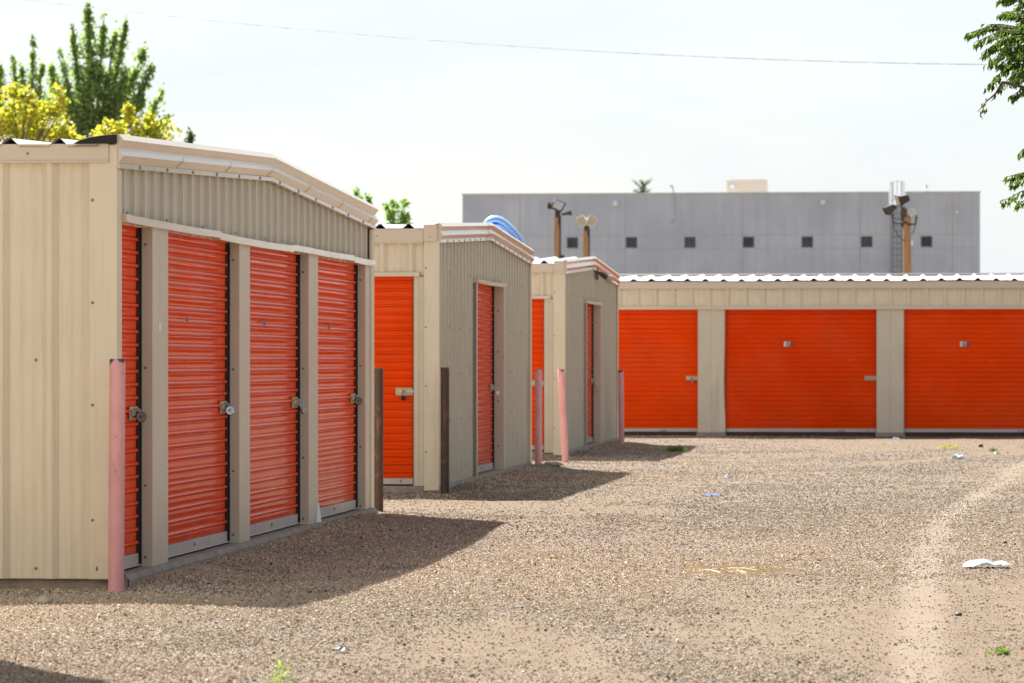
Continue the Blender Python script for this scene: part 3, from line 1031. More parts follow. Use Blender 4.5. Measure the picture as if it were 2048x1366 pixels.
PB, BB = 'pink painted bollards', 'rusty brown bollards'
bollard((235, 718), (232, 1176), 0.0475, 'tall pink bollard with rust spot at top, at the nearest building corner', M['pink'], PB, 22.62)
bollard((757, 736), (757, 1023), 0.045, 'dark brown steel bollard at the far corner of the nearest row', M['rust'], BB)
bollard((890, 735), (890, 986), 0.045, 'rusty brown bollard against the near corner of the middle row', M['rust'], BB)
bollard((1077, 738), (1077, 936), 0.046, 'upright pink bollard at the far corner of the middle row', M['pink'], PB)
bollard((1122, 738), (1131, 926), 0.046, 'leaning scuffed pink bollard at the near corner of the farthest gabled row', M['pink'], PB)
bollard((1241.5, 741), (1243, 892), 0.046, 'chipped pink bollard standing before the back row of wide orange doors', M['pink'], PB)


# ------------------------------------------------------------------ wall floodlight on the third row
def wall_floodlight():
    yb = yOnX(1193, x3g)
    s = F / dX(1193, x3g)
    z = CAMZ + (HZ - 548) / s
    root = empty('wall_floodlight', (x3g, yb, z))
    tag(root, 'small dark floodlight with pale lens under the gable trim of the farthest gabled row', 'floodlight')
    mb = MB(); mb.box(x3g, x3g + 0.03, yb - 0.09, yb + 0.09, z - 0.09, z + 0.10)
    mb.build('mounting_plate', M['darkmetal'], root, bevel=0.004)
    ax = Vector((0.62, 0.45, -0.42)).normalized()
    c = Vector((x3g + 0.03, yb, z + 0.03))
    mb = MB(); mb.lathe(c, ax, [(0.015, 0), (0.025, 0.04), (0.038, 0.06), (0.042, 0.15), (0.046, 0.165)], 16)
    h = mb.build('lamp_housing', M['darkmetal'], root)
    mb = MB(); mb.lathe(c + ax * 0.16, ax, [(0.042, 0), (0.066, 0.055), (0.07, 0.085), (0.055, 0.095), (0.015, 0.10)], 16)
    mb.build('lens', M['lens'], root)


wall_floodlight()


# ------------------------------------------------------------------ floodlight poles
def head(root, c, face, up, w=0.24, h=0.15, dpt=0.16, body='darkmetal', lens=True):
    face = Vector(face).normalized()
    side = face.cross(Vector(up)).normalized()
    upv = side.cross(face).normalized()
    mb = MB()
    mb.frustum(Vector(c) - face * dpt, side, upv, face, (w * 0.62, h * 0.62), (w, h), dpt)
    mb.obox(Vector(c) + face * 0.012, side, upv, face, w + 0.02, h + 0.02, 0.012)
    o = mb.build('floodlight_head', M[body], root, bevel=0.008)
    mb = MB(); mb.obox(Vector(c) + face * 0.028, side, upv, face, w - 0.015, h - 0.015, 0.006)
    mb.build('lens', M['lens'] if lens else M['greymetal'], o)
    return o


def flood_pole(px, pytop, dep, wpx, label, heads, lean=0):
    b = P(px, HZ, dep); b.z = 0
    t = P(px + lean, pytop, dep)
    r = wpx / 2 * dep / F
    root = empty('floodlight_pole', (b.x, b.y, 0))
    tag(root, label, 'light pole', 'wooden floodlight poles behind the back row')
    mb = MB()
    pts = [(b.x + (t.x - b.x) * k / 6 + 0.01 * math.sin(k * 2), b.y, t.z * k / 6) for k in range(7)]
    mb.tube(pts, [r * (1.12 - 0.12 * k / 6) for k in range(7)], 14)
    mb.build('pole', M['wood'], root)
    heads(root, t, r)


def heads_a(root, t, r):
    mb = MB(); mb.tube([t - Vector((0, 0, 0.25)), t + Vector((0.02, 0, 0.18))], r * 0.95, 10)
    mb.box(t.x + r, t.x + r + 0.03, t.y - 0.03, t.y + 0.03, t.z - 1.6, t.z + 0.05)
    mb.box(t.x + r, t.x + r + 0.12, t.y - 0.06, t.y + 0.06, t.z - 1.15, t.z - 1.0)
    mb.build('mounting_bracket', M['darkmetal'], root)
    head(root, t + Vector((0.06, -0.20, 0.30)), (0.12, -0.85, 0.50), (0.42, 0, 1), 0.135, 0.135, 0.16, 'darkmetal', False)
    head(root, t + Vector((0.36, 0.0, 0.12)), (0.95, 0.15, 0.12), (0, 0, 1), 0.10, 0.055, 0.24)
    head(root, t + Vector((-0.16, 0.16, 0.32)), (-0.7, 0.6, 0.1), (0, 0, 1), 0.11, 0.07, 0.16)


def heads_b(root, t, r):
    mb = MB(); mb.tube([t - Vector((0, 0, 0.2)), t + Vector((0.03, 0, 0.22))], r * 0.95, 10)
    mb.box(t.x + r, t.x + r + 0.03, t.y - 0.03, t.y + 0.03, t.z - 1.6, t.z + 0.05)
    mb.build('mounting_bracket', M['darkmetal'], root)
    head(root, t + Vector((-0.10, -0.16, 0.27)), (-0.40, -0.80, -0.22), (-0.42, 0, 1), 0.125, 0.135, 0.16, 'greymetal')
    head(root, t + Vector((0.17, -0.16, 0.27)), (0.40, -0.80, -0.22), (0.42, 0, 1), 0.125, 0.135, 0.16, 'greymetal')


def heads_c(root, t, r):
    mb = MB()
    mb.tube([t + Vector((-0.36, -0.05, 0.02)), t + Vector((-0.36, -0.05, -0.20)), t + Vector((0.0, -0.1, -0.20))], 0.03, 8)
    mb.tube([t + Vector((0.0, -0.1, -0.24)), t + Vector((0.22, -0.1, -0.24)), t + Vector((0.24, -0.1, 0.0))], 0.03, 8)
    mb.tube([t + Vector((-0.36, -0.05, -0.25)), t + Vector((-0.25, -0.08, -0.5)), t + Vector((-0.06, -0.1, -0.68))], 0.012, 6)
    mb.tube([t + Vector((0.22, -0.05, -0.25)), t + Vector((0.16, -0.08, -0.45)), t + Vector((0.1, -0.1, -0.5))], 0.012, 6)
    mb.box(t.x - 0.16, t.x + 0.0, t.y - 0.14, t.y + 0.1, t.z - 0.06, t.z + 0.16)
    mb.tube([t + Vector((-0.12, 0, -0.3)), t + Vector((-0.1, 0, 0.2))], 0.05, 8)
    mb.build('mounting_bracket', M['darkmetal'], root)
    head(root, t + Vector((-0.22, -0.05, 0.36)), (-0.80, -0.30, -0.30), (0.3, 0, 1), 0.14, 0.13, 0.28)
    head(root, t + Vector((-0.50, -0.05, 0.10)), (-0.62, 0.35, -0.40), (0, 0, 1), 0.14, 0.085, 0.24)
    head(root, t + Vector((0.15, -0.1, 0.06)), (0.62, -0.35, 0.60), (0, 0, 1), 0.12, 0.10, 0.10, 'greymetal', False)
    mb = MB(); mb.box(t.x + r, t.x + r + 0.06, t.y - 0.1, t.y, t.z - 0.78, t.z - 0.66)
    mb.build('junction_box', M['white_plastic'], root)


flood_pole(1113, 435, 100, 11.5, 'wooden pole with a pale square floodlight turned up, left of the small windows', heads_a, 1)
flood_pole(1171, 462, 106, 11.5, 'wooden pole with two pale lamps forming a V shape', heads_b, 1)
flood_pole(1816, 430, 96, 15, 'thick wooden pole with three floodlights in front of the ladder cage', heads_c, -2)


# ------------------------------------------------------------------ grey concrete building
def grey_building():
    D = 190.0
    base = P(1442, HZ, D)
    Yw = base.y
    g = lambda px: fx(px, Yw)
    zz = lambda py: CAMZ + (HZ - py) / F * D
    root = empty('concrete_building', (base.x, Yw, 0))
    tag(root, 'large grey concrete building with one row of small square windows behind the storage rows', 'building')
    zt = zz(387.5)
    wins = [1145, 1263, 1380, 1497, 1614.5, 1733.5, 1853]
    xL, xR = g(925), g(1960)
    nl, nr_, nb = g(1778), g(1810), zz(411)
    hw = 0.29
    wz0, wz1 = zz(495.5), zz(473.5)
    # front wall as a frame of blocks around the windows and the notch
    mb = MB()
    T = 0.4

    def blk(x0, x1, z0, z1):
        mb.box(x0, x1, Yw, Yw + T, z0, z1)
    blk(xL, xR, 0, wz0)
    blk(xL, nl, wz1, zt); blk(nr_, xR, wz1, zt); blk(nl, nr_, wz1, nb)
    xs = [xL] + sum([[g(p) - hw, g(p) + hw] for p in wins], []) + [xR]
    for i in range(0, len(xs), 2):
        blk(xs[i], xs[i + 1], wz0, wz1)
    mb.box(xL, xL + T, Yw + T, Yw + 25, 0, zt); mb.box(xR - T, xR, Yw + T, Yw + 25, 0, zt)
    mb.box(xL + T, xR - T, Yw + 24.6, Yw + 25, 0, zt - 1.0)
    w = mb.build('wall', M['greywall'], root)
    mb = MB(); mb.box(xL + T, xR - T, Yw + T, Yw + 24.6, zt - 1.2, zt - 1.0)
    mb.build('roof', M['greywall'], root)
    # seams
    for p in (1040, 1250, 1485, 1720, 1905):
        mb = MB(); mb.box(g(p) - 0.02, g(p) + 0.02, Yw - 0.006, Yw + 0.002, 0, zt - 0.06)
        mb.build('wall_seam', M['seam'], w)
    for z in (zz(497.5), zz(470)):
        mb = MB(); mb.box(xL + 0.1, xR - 0.1, Yw - 0.004, Yw + 0.002, z - 0.012, z + 0.012)
        mb.build('wall_seam', M['seam'], w)
    mb = MB()
    mb.box(xL - 0.03, nl, Yw - 0.04, Yw + T + 0.04, zt, zt + 0.07)
    mb.box(nr_, xR + 0.03, Yw - 0.04, Yw + T + 0.04, zt, zt + 0.07)
    mb.build('parapet_cap', M['greymetal'], root)
    for p in wins:
        x = g(p)
        mb = MB()
        for a, b, c, d in ((x - hw, x - hw + 0.06, wz0, wz1), (x + hw - 0.06, x + hw, wz0, wz1), (x - hw + 0.06, x + hw - 0.06, wz0, wz0 + 0.06), (x - hw + 0.06, x + hw - 0.06, wz1 - 0.06, wz1)):
            mb.box(a, b, Yw + 0.04, Yw + 0.12, c, d)
        fr = mb.build('window', M['winframe'], root)
        mb = MB(); mb.box(x - hw + 0.06, x + hw - 0.06, Yw + 0.09, Yw + 0.10, wz0 + 0.06, wz1 - 0.06)
        mb.build('pane', M['glass'], fr)
    for p, py, s in ((1231, 407, 0.16), (1646, 406.5, 0.15), (1914, 427, 0.10), (983, 429, 0.09)):
        c = Vector((g(p), Yw, zz(py)))
        mb = MB(); mb.box(c.x - s * 0.8, c.x + s * 0.8, Yw - s * 0.9, Yw, c.z - s * 0.8, c.z + s)
        mb.build('wall_lamp', M['white_plastic'], root, bevel=0.04)
    # conduit with hook
    mb = MB()
    mb.tube([(g(1343), Yw - 0.06, zz(372)), (g(1347), Yw - 0.06, zz(380)), (g(1349), Yw - 0.06, zz(410)), (g(1350), Yw - 0.06, zz(438)), (g(1346), Yw - 0.06, zz(445)), (g(1341), Yw - 0.06, zz(440))], 0.035, 6)
    mb.tube([(g(1340), Yw - 0.06, zz(371)), (g(1347), Yw - 0.06, zz(373))], 0.05, 6)
    mb.build('conduit', M['greymetal'], root)
    mb = MB(); mb.lathe((g(1852), Yw + 2, zt - 1.0), (0, 0, 1), [(0.08, 0), (0.08, 1.3), (0.14, 1.32), (0.05, 1.5)], 10)
    mb.build('vent_pipe', M['greymetal'], root)
    # caged ladder
    xl_, xr_ = g(1781), g(1808)
    mb = MB()
    ztop = zz(366)
    cx, rr = (xl_ + xr_) / 2, (xr_ - xl_) / 2
    for x in (cx - 0.22, cx + 0.22):
        mb.box(x - 0.02, x + 0.02, Yw - 0.21, Yw - 0.17, 2.0, ztop)
    z = 2.2
    while z < nb:
        mb.tube([(cx - 0.2, Yw - 0.19, z), (cx + 0.2, Yw - 0.19, z)], 0.016, 6)
        z += 0.30
    ld = mb.build('ladder', M['ladder'], root)
    mb = MB()
    for k in range(5):
        w_ = math.pi + math.pi * k / 4
        x, y = cx + rr * math.cos(w_), Yw - 0.2 + 0.62 * math.sin(w_)
        mb.box(x - 0.012, x + 0.012, y - 0.008, y + 0.008, 3.0, ztop)
    z = 3.0
    while z < ztop:
        mb.tube([(cx + rr * math.cos(math.pi + math.pi * q / 10), Yw - 0.2 + 0.62 * math.sin(math.pi + math.pi * q / 10), z) for q in range(11)], 0.013, 6)
        z += 0.92
    mb.build('ladder_cage', M['ladder'], ld)
    # rooftop cabinet: a thing standing on the roof
    x0, x1 = g(1453) * 1.0, g(1532)
    Yc = Yw + 6
    k = Yc / Yw
    r2 = empty('rooftop_unit', ((x0 + x1) / 2 * k, Yc, zt - 1.0))
    tag(r2, 'beige metal cabinet with a round gauge standing on the grey building roof', 'rooftop unit')
    mb = MB(); mb.box(x0 * k, x1 * k, Yc, Yc + 2.2, zt - 1.0, CAMZ + (zz(359) - CAMZ) * k)
    for q in (0.2, 0.8):
        xx = (x0 + (x1 - x0) * q) * k
        mb.box(xx - 0.05, xx + 0.05, Yc + 0.1, Yc + 0.2, CAMZ + (zz(359) - CAMZ) * k, CAMZ + (zz(357.5) - CAMZ) * k)
    cab = mb.build('cabinet', M['ac'], r2, bevel=0.02)
    mb = MB(); mb.lathe(((x0 + (x1 - x0) * 0.15) * k, Yc, CAMZ + (zz(373) - CAMZ) * k), (0, -1, 0), [(0.13, 0), (0.13, 0.05), (0.09, 0.05)], 16)
    mb.build('gauge_ring', M['greymetal'], cab)
    mb = MB(); mb.lathe(((x0 + (x1 - x0) * 0.15) * k, Yc - 0.05, CAMZ + (zz(373) - CAMZ) * k), (0, -1, 0), [(0.09, 0), (0.085, 0.012)], 16)
    mb.build('gauge_face', M['white_plastic'], cab)


grey_building()


# ------------------------------------------------------------------ blue plastic pool on the second roof
def blue_pool():
    Yp = yOnX(1058, x2g) - 0.55
    D = dY(1010, Yp)
    q = lambda px, py: P(px, py, D)
    out = [(962, 452), (968, 442), (975, 435), (984, 431), (993, 430.5), (1001, 432.5), (1010, 438), (1020, 447), (1030, 457), (1039, 467), (1046, 478), (1050, 489), (1052, 500), (1046, 512)]
    ctr = (1002, 500)
    root = empty('paddling_pool', q(1005, 500))
    tag(root, 'blue dotted plastic paddling pool lying tilted behind the roof edge of the middle row', 'paddling pool')
    mb = MB()
    rings = []
    for sc, dy in ((1.0, 0.0), (0.985, -0.05), (0.94, -0.075), (0.87, -0.06), (0.8, -0.02), (0.62, 0.05), (0.3, 0.12), (0.02, 0.14)):
        rings.append([q(ctr[0] + (x - ctr[0]) * sc, ctr[1] + (y - ctr[1]) * sc) + Vector((0, dy, 0)) for x, y in out])
    mb.grid(rings[3:], 0, True)
    mb.grid([[p + Vector((0, 0.10, 0)) for p in r] for r in rings[:1]] + [[p + Vector((0, 0.22, 0)) for p in r] for r in rings[5:]], 0, True)
    body = mb.build('pool_wall', M['bluep'], root)
    mb = MB(); mb.grid([[p + Vector((0, 0.10, 0)) for p in rings[0]]] + rings[:4], 0, True)
    mb.build('pool_rim', M['bluel'], root)
    mb = MB()
    for k in range(2, 12):
        for sc in (0.84, 0.70):
            x, y = out[k]
            x2, y2 = out[min(k + 1, len(out) - 1)]
            for h in (0, 0.5):
                px, py = x + (x2 - x) * h, y + (y2 - y) * h
                c = q(ctr[0] + (px - ctr[0]) * sc, ctr[1] + (py - ctr[1]) * sc) + Vector((0, -0.075 if sc > 0.75 else -0.015, 0))
                mb.lathe(c, (0, -1, 0), [(0.019, 0), (0.018, 0.025), (0.008, 0.032)], 7)
    mb.build('dot_pattern', M['bluel'], body)


blue_pool()


# ------------------------------------------------------------------ overhead cable
def cable():
    mb = MB()
    pts = []
    for i in range(90):
        px = -1400 + i * 50
        py = 0.0967 * (px - 50) - 2.92e-5 * (px - 50) * (px - 960)
        pts.append(P(px, py, 62))
    for ph in (0, math.pi):
        mb.tube([p + Vector((0, 0.009 * math.cos(i * 2.1 + ph), 0.009 * math.sin(i * 2.1 + ph))) for i, p in enumerate(pts)], 0.0039, 6)
    o = mb.build('overhead_cable', M['cable'], None, pts[0])
    tag(o, 'thin grey cable sagging across the sky from upper left to the right tree', 'cable')


cable()


# ------------------------------------------------------------------ foliage
def leaf_mesh(pos, size, col, long_dir=None, aspect=0.5, droop=0.25, spread=1.0):
    """bent two-quad leaves; returns verts, tris, colours"""
    n = len(pos)
    if long_dir is None:
        a = rng.normal(size=(n, 3))
    else:
        a = long_dir + rng.normal(size=(n, 3)) * spread
    a /= np.linalg.norm(a, axis=1, keepdims=True)
    b = rng.normal(size=(n, 3))
    b -= a * np.sum(a * b, axis=1, keepdims=True)
    b /= np.linalg.norm(b, axis=1, keepdims=True)
    c = np.cross(a, b)
    s = size[:, None]
    w = s * aspect / 2
    p0 = pos
    p1 = pos + a * s * 0.45 + b * w + c * s * droop * 0.25
    p2 = pos + a * s + c * s * -0.12
    p3 = pos + a * s * 0.45 - b * w + c * s * droop * 0.25
    pm = pos + a * s * 0.48 - c * s * 0.02
    v = np.stack([p0, p1, p2, p3, pm], axis=1).reshape(-1, 3)
    o = np.arange(n)[:, None] * 5
    tris = np.concatenate([o + np.array([[0, 1, 4]]), o + np.array([[1, 2, 4]]), o + np.array([[2, 3, 4]]), o + np.array([[3, 0, 4]])])
    return v, tris, np.repeat(col, 5, axis=0)


def tint(n, base, alt, sd=0.18):
    t = rng.random((n, 1))
    c = np.array(base) * (1 - t) + np.array(alt) * t
    return np.clip(c * np.exp(rng.normal(size=(n, 1)) * sd), 0.003, 0.95)


def to_world(pp, depth):
    """pp (n,2) photo pixels, depth (n,) -> world"""
    r = (pp[:, 0] - 1024) / F * depth
    return np.stack([-depth * SA + r * CA, depth * CA + r * SA, CAMZ + (HZ - pp[:, 1]) / F * depth], axis=1)


def spindle_tree(name, label, cat, basepx, D, leaders, base, alt, leaf, dens, group=None):
    """leaders: (px0,py0,px1,py1,half width px)"""
    b = P(basepx, HZ, D)
    root = empty(name, (b.x, b.y, 0))
    tag(root, label, cat, group)
    px2m = D / F
    V, T, C, off = [], [], [], 0
    tb = MB()
    ybase = max(l[1] for l in leaders)
    fork = P(basepx, ybase + 60, D)
    tb.tube([(b.x, b.y, -0.2), (b.x + 0.05, b.y, fork.z * 0.5), fork], [0.28, 0.22, 0.17], 10)
    for (x0, y0, x1, y1, hw) in leaders:
        dd = rng.normal() * hw * px2m * 0.8
        a = P(x0, y0, D) + Vector((0, dd * 0.5, 0))
        e = P(x1, y1, D) + Vector((0, dd, 0))
        tb.tube([fork, a, a.lerp(e, 0.5), e], [0.10, 0.075, 0.045, 0.012], 7)
        L = math.hypot(x1 - x0, y1 - y0)
        n = int(dens * L * hw)
        t = rng.random(n) ** 0.85
        prof = np.sin(np.pi * np.clip(t * 0.80 + 0.20, 0, 1)) ** 0.6 * 1.0
        lump = 0.65 + 0.5 * np.sin(t * L / 9.0 + x0) * np.sin(t * L / 5.3 + y0 * 2)
        ang = rng.random(n) * 2 * np.pi
        rad = np.abs(rng.normal(size=n)) ** 1.0 * 0.62 * hw * px2m * prof * np.clip(lump, 0.6, 1.3) * 1.75
        ax = np.array(a)[None] * (1 - t[:, None]) + np.array(e)[None] * t[:, None]
        pos = ax + np.stack([np.cos(ang) * rad, np.sin(ang) * rad, rng.normal(size=n) * 0.12], axis=1)
        # thin out in clumps so sky shows through
        keep = np.array([mnoise.noise(Vector((p[0] * 2.6, p[1] * 2.6, p[2] * 2.6))) > -0.36 for p in pos])
        pos = pos[keep]
        n = len(pos)
        v, tr, c = leaf_mesh(pos, leaf * (0.7 + 0.6 * rng.random(n)), tint(n, base, alt), aspect=0.75)
        V.append(v); T.append(tr + off); C.append(c); off += len(v)
    tb.build('trunk', M['bark'], root)
    np_mesh('crown', np.concatenate(V), [np.concatenate(T)], np.concatenate(C), M['leaf'], root)
    return root


GB, GA = (0.17, 0.24, 0.10), (0.36, 0.46, 0.20)
spindle_tree('poplar_tree', 'tall green poplar with upswept pointed tops behind the yellow trees', 'tree', 190, 120, [
    (182, 300, 176, 14, 19), (190, 280, 207, 34, 13), (172, 290, 143, 56, 11), (195, 290, 232, 56, 12), (215, 230, 250, 46, 12),
    (205, 290, 286, 102, 17), (225, 300, 310, 130, 12), (290, 250, 326, 186, 9), (170, 290, 122, 112, 15), (180, 300, 190, 110, 24),
    (200, 300, 255, 150, 19), (165, 320, 100, 135, 16), (190, 330, 290, 200, 22), (180, 340, 150, 180, 26), (240, 300, 345, 240, 15)],
    GB, GA, 0.12, 0.44)
spindle_tree('poplar_tree', 'lower green poplar with two thin spires at the left edge', 'tree', 62, 126, [
    (62, 290, 66, 78, 10), (40, 260, 23, 113, 9), (62, 300, 85, 130, 15), (50, 300, 45, 140, 16), (60, 320, 100, 160, 20)],
    GB, GA, 0.12, 0.42)
spindle_tree('poplar_tree', 'dark green tree top cut by the left photo edge', 'tree', -12, 122, [
    (-10, 280, -2, 135, 12), (-20, 290, -35, 110, 14), (-12, 300, 8, 165, 10)], GB, GA, 0.12, 0.42)
spindle_tree('poplar_tree', 'small grey green tree top just right of the yellow trees', 'tree', 378, 130, [
    (374, 330, 379, 266, 8), (378, 330, 385, 272, 5)], (0.06, 0.10, 0.05), (0.10, 0.15, 0.07), 0.12, 0.5)


def blob_tree(name, label, cat, basepx, D, blobs, base, alt, leaf, dens, trunk_r=0.14, group=None, fork_py=None, twigs=True, thr=-0.12, aspect=0.7, nscale=4.0):
    b = P(basepx, HZ, D)
    root = empty(name, (b.x, b.y, 0))
    tag(root, label, cat, group)
    px2m = D / F
    V, T, C, off = [], [], [], 0
    tb = MB()
    fk = P(basepx, fork_py or (max(q[1] for q in blobs) + 80), D)
    tb.tube([(b.x, b.y, -0.2), (b.x - 0.04, b.y + 0.02, fk.z * 0.5), fk], [trunk_r, trunk_r * 0.8, trunk_r * 0.65], 9)
    for (x, y, rx, ry) in blobs:
        c = P(x, y, D) + Vector((0, rng.normal() * rx * px2m * 0.8, 0))
        if twigs:
            tb.tube([fk, fk.lerp(c, 0.5) + Vector((0, 0, 0.1)), c], [trunk_r * 0.4, trunk_r * 0.22, 0.008], 6)
        n = int(dens * rx * ry)
        u = rng.normal(size=(n, 3))
        u /= np.linalg.norm(u, axis=1, keepdims=True)
        r = rng.random(n) ** 0.45
        pos = np.array(c)[None] + u * r[:, None] * np.array([rx, rx, ry])[None] * px2m
        keep = np.array([mnoise.noise(Vector((p[0] * nscale, p[1] * nscale, p[2] * nscale))) > thr for p in pos])
        pos = pos[keep]
        n = len(pos)
        if n == 0:
            continue
        v, tr, cc = leaf_mesh(pos, leaf * (0.7 + 0.6 * rng.random(n)), tint(n, base, alt), aspect=aspect)
        V.append(v); T.append(tr + off); C.append(cc); off += len(v)
    tb.build('trunk', M['bark'], root)
    np_mesh('crown', np.concatenate(V), [np.concatenate(T)], np.concatenate(C), M['leaf'], root)
    return root


YB, YA = (0.20, 0.25, 0.04), (0.66, 0.55, 0.085)
blob_tree('yellow_tree', 'bright yellow leafed tree at the left edge above the nearest roof', 'tree', 40, 90, [
    (22, 182, 24, 18), (58, 190, 17, 16), (30, 215, 42, 30), (70, 222, 30, 26), (112, 190, 19, 18), (128, 212, 17, 16), (100, 220, 24, 20), (10, 250, 36, 30), (60, 255, 46, 30), (108, 252, 34, 26), (125, 275, 24, 20), (-20, 220, 36, 40), (50, 300, 70, 35), (160, 285, 16, 14)],
    YB, YA, 0.12, 0.50, nscale=3.0)
blob_tree('yellow_tree', 'lower yellow leafed tree peeking over the ridge of the nearest roof', 'tree', 275, 88, [
    (257, 222, 12, 20), (253, 250, 18, 22), (212, 258, 18, 20), (196, 275, 18, 14), (238, 262, 18, 18), (277, 255, 16, 18), (300, 240, 13, 20), (305, 262, 20, 20), (335, 256, 20, 16), (348, 270, 12, 14), (275, 285, 60, 20), (330, 290, 30, 18)],
    YB, YA, 0.12, 0.50, nscale=3.0)
SG, SH = (0.10, 0.20, 0.02), (0.22, 0.34, 0.03)
blob_tree('young_tree', 'thin green twig tips rising behind the far end of the nearest roof', 'tree', 724, 90, [
    (713, 388, 6, 9), (722, 396, 6, 6), (733, 398, 7, 8), (740, 402, 4, 9), (722, 425, 20, 18)], SG, SH, 0.085, 0.9, 0.05, thr=-0.25, nscale=6)
blob_tree('young_tree', 'small bright green sapling top between the first two roofs', 'tree', 795, 86, [
    (776, 412, 7, 9), (783, 406, 7, 6), (795, 416, 8, 12), (806, 408, 7, 8), (812, 406, 5, 6), (784, 432, 14, 12), (808, 436, 13, 12), (797, 452, 26, 18), (779, 424, 6, 6)], SG, SH, 0.09, 0.85, 0.05, thr=-0.2, nscale=6)


def far_conifer():
    D = 235
    b = P(1285, HZ, D)
    root = empty('conifer_tree', (b.x, b.y, 0))
    tag(root, 'distant grey green tree top showing above the grey building parapet', 'tree')
    tb = MB()
    top = P(1286, 362, D)
    tb.tube([(b.x, b.y, -0.2), (b.x, b.y, top.z * 0.6), top], [0.3, 0.2, 0.04], 8)
    V, T, C, off = [], [], [], 0
    arms = [(1285, 376, 1266, 360), (1285, 374, 1305, 360), (1286, 372, 1280, 359), (1286, 370, 1297, 362), (1285, 385, 1266, 380), (1285, 384, 1304, 381), (1285, 392, 1272, 390), (1285, 395, 1300, 393), (1286, 384, 1292, 372), (1285, 384, 1279, 374)]
    for k in range(9):
        y = 405 + k * 14
        w = 24 + k * 3
        arms += [(1285, y, 1285 - w, y - 6), (1285, y + 5, 1285 + w, y)]
    for (x0, y0, x1, y1) in arms:
        dv = rng.normal() * 0.4
        a, e = P(x0, y0, D), P(x1, y1, D) + Vector((0, dv, 0))
        tb.tube([a, a.lerp(e, 0.6) - Vector((0, 0, 0.05)), e], [0.05, 0.04, 0.01], 5)
        n = 60
        t = 0.2 + 0.8 * rng.random(n)
        pos = np.array(a)[None] * (1 - t[:, None]) + np.array(e)[None] * t[:, None] + rng.normal(size=(n, 3)) * np.array([0.06, 0.1, 0.05])
        v, tr, c = leaf_mesh(pos, 0.13 * (0.6 + 0.6 * rng.random(n)), tint(n, (0.10, 0.13, 0.11), (0.09, 0.12, 0.08)), aspect=0.3)
        V.append(v); T.append(tr + off); C.append(c); off += len(v)
    tb.build('trunk', M['bark'], root)
    np_mesh('crown', np.concatenate(V), [np.concatenate(T)], np.concatenate(C), M['leaf'], root)


far_conifer()


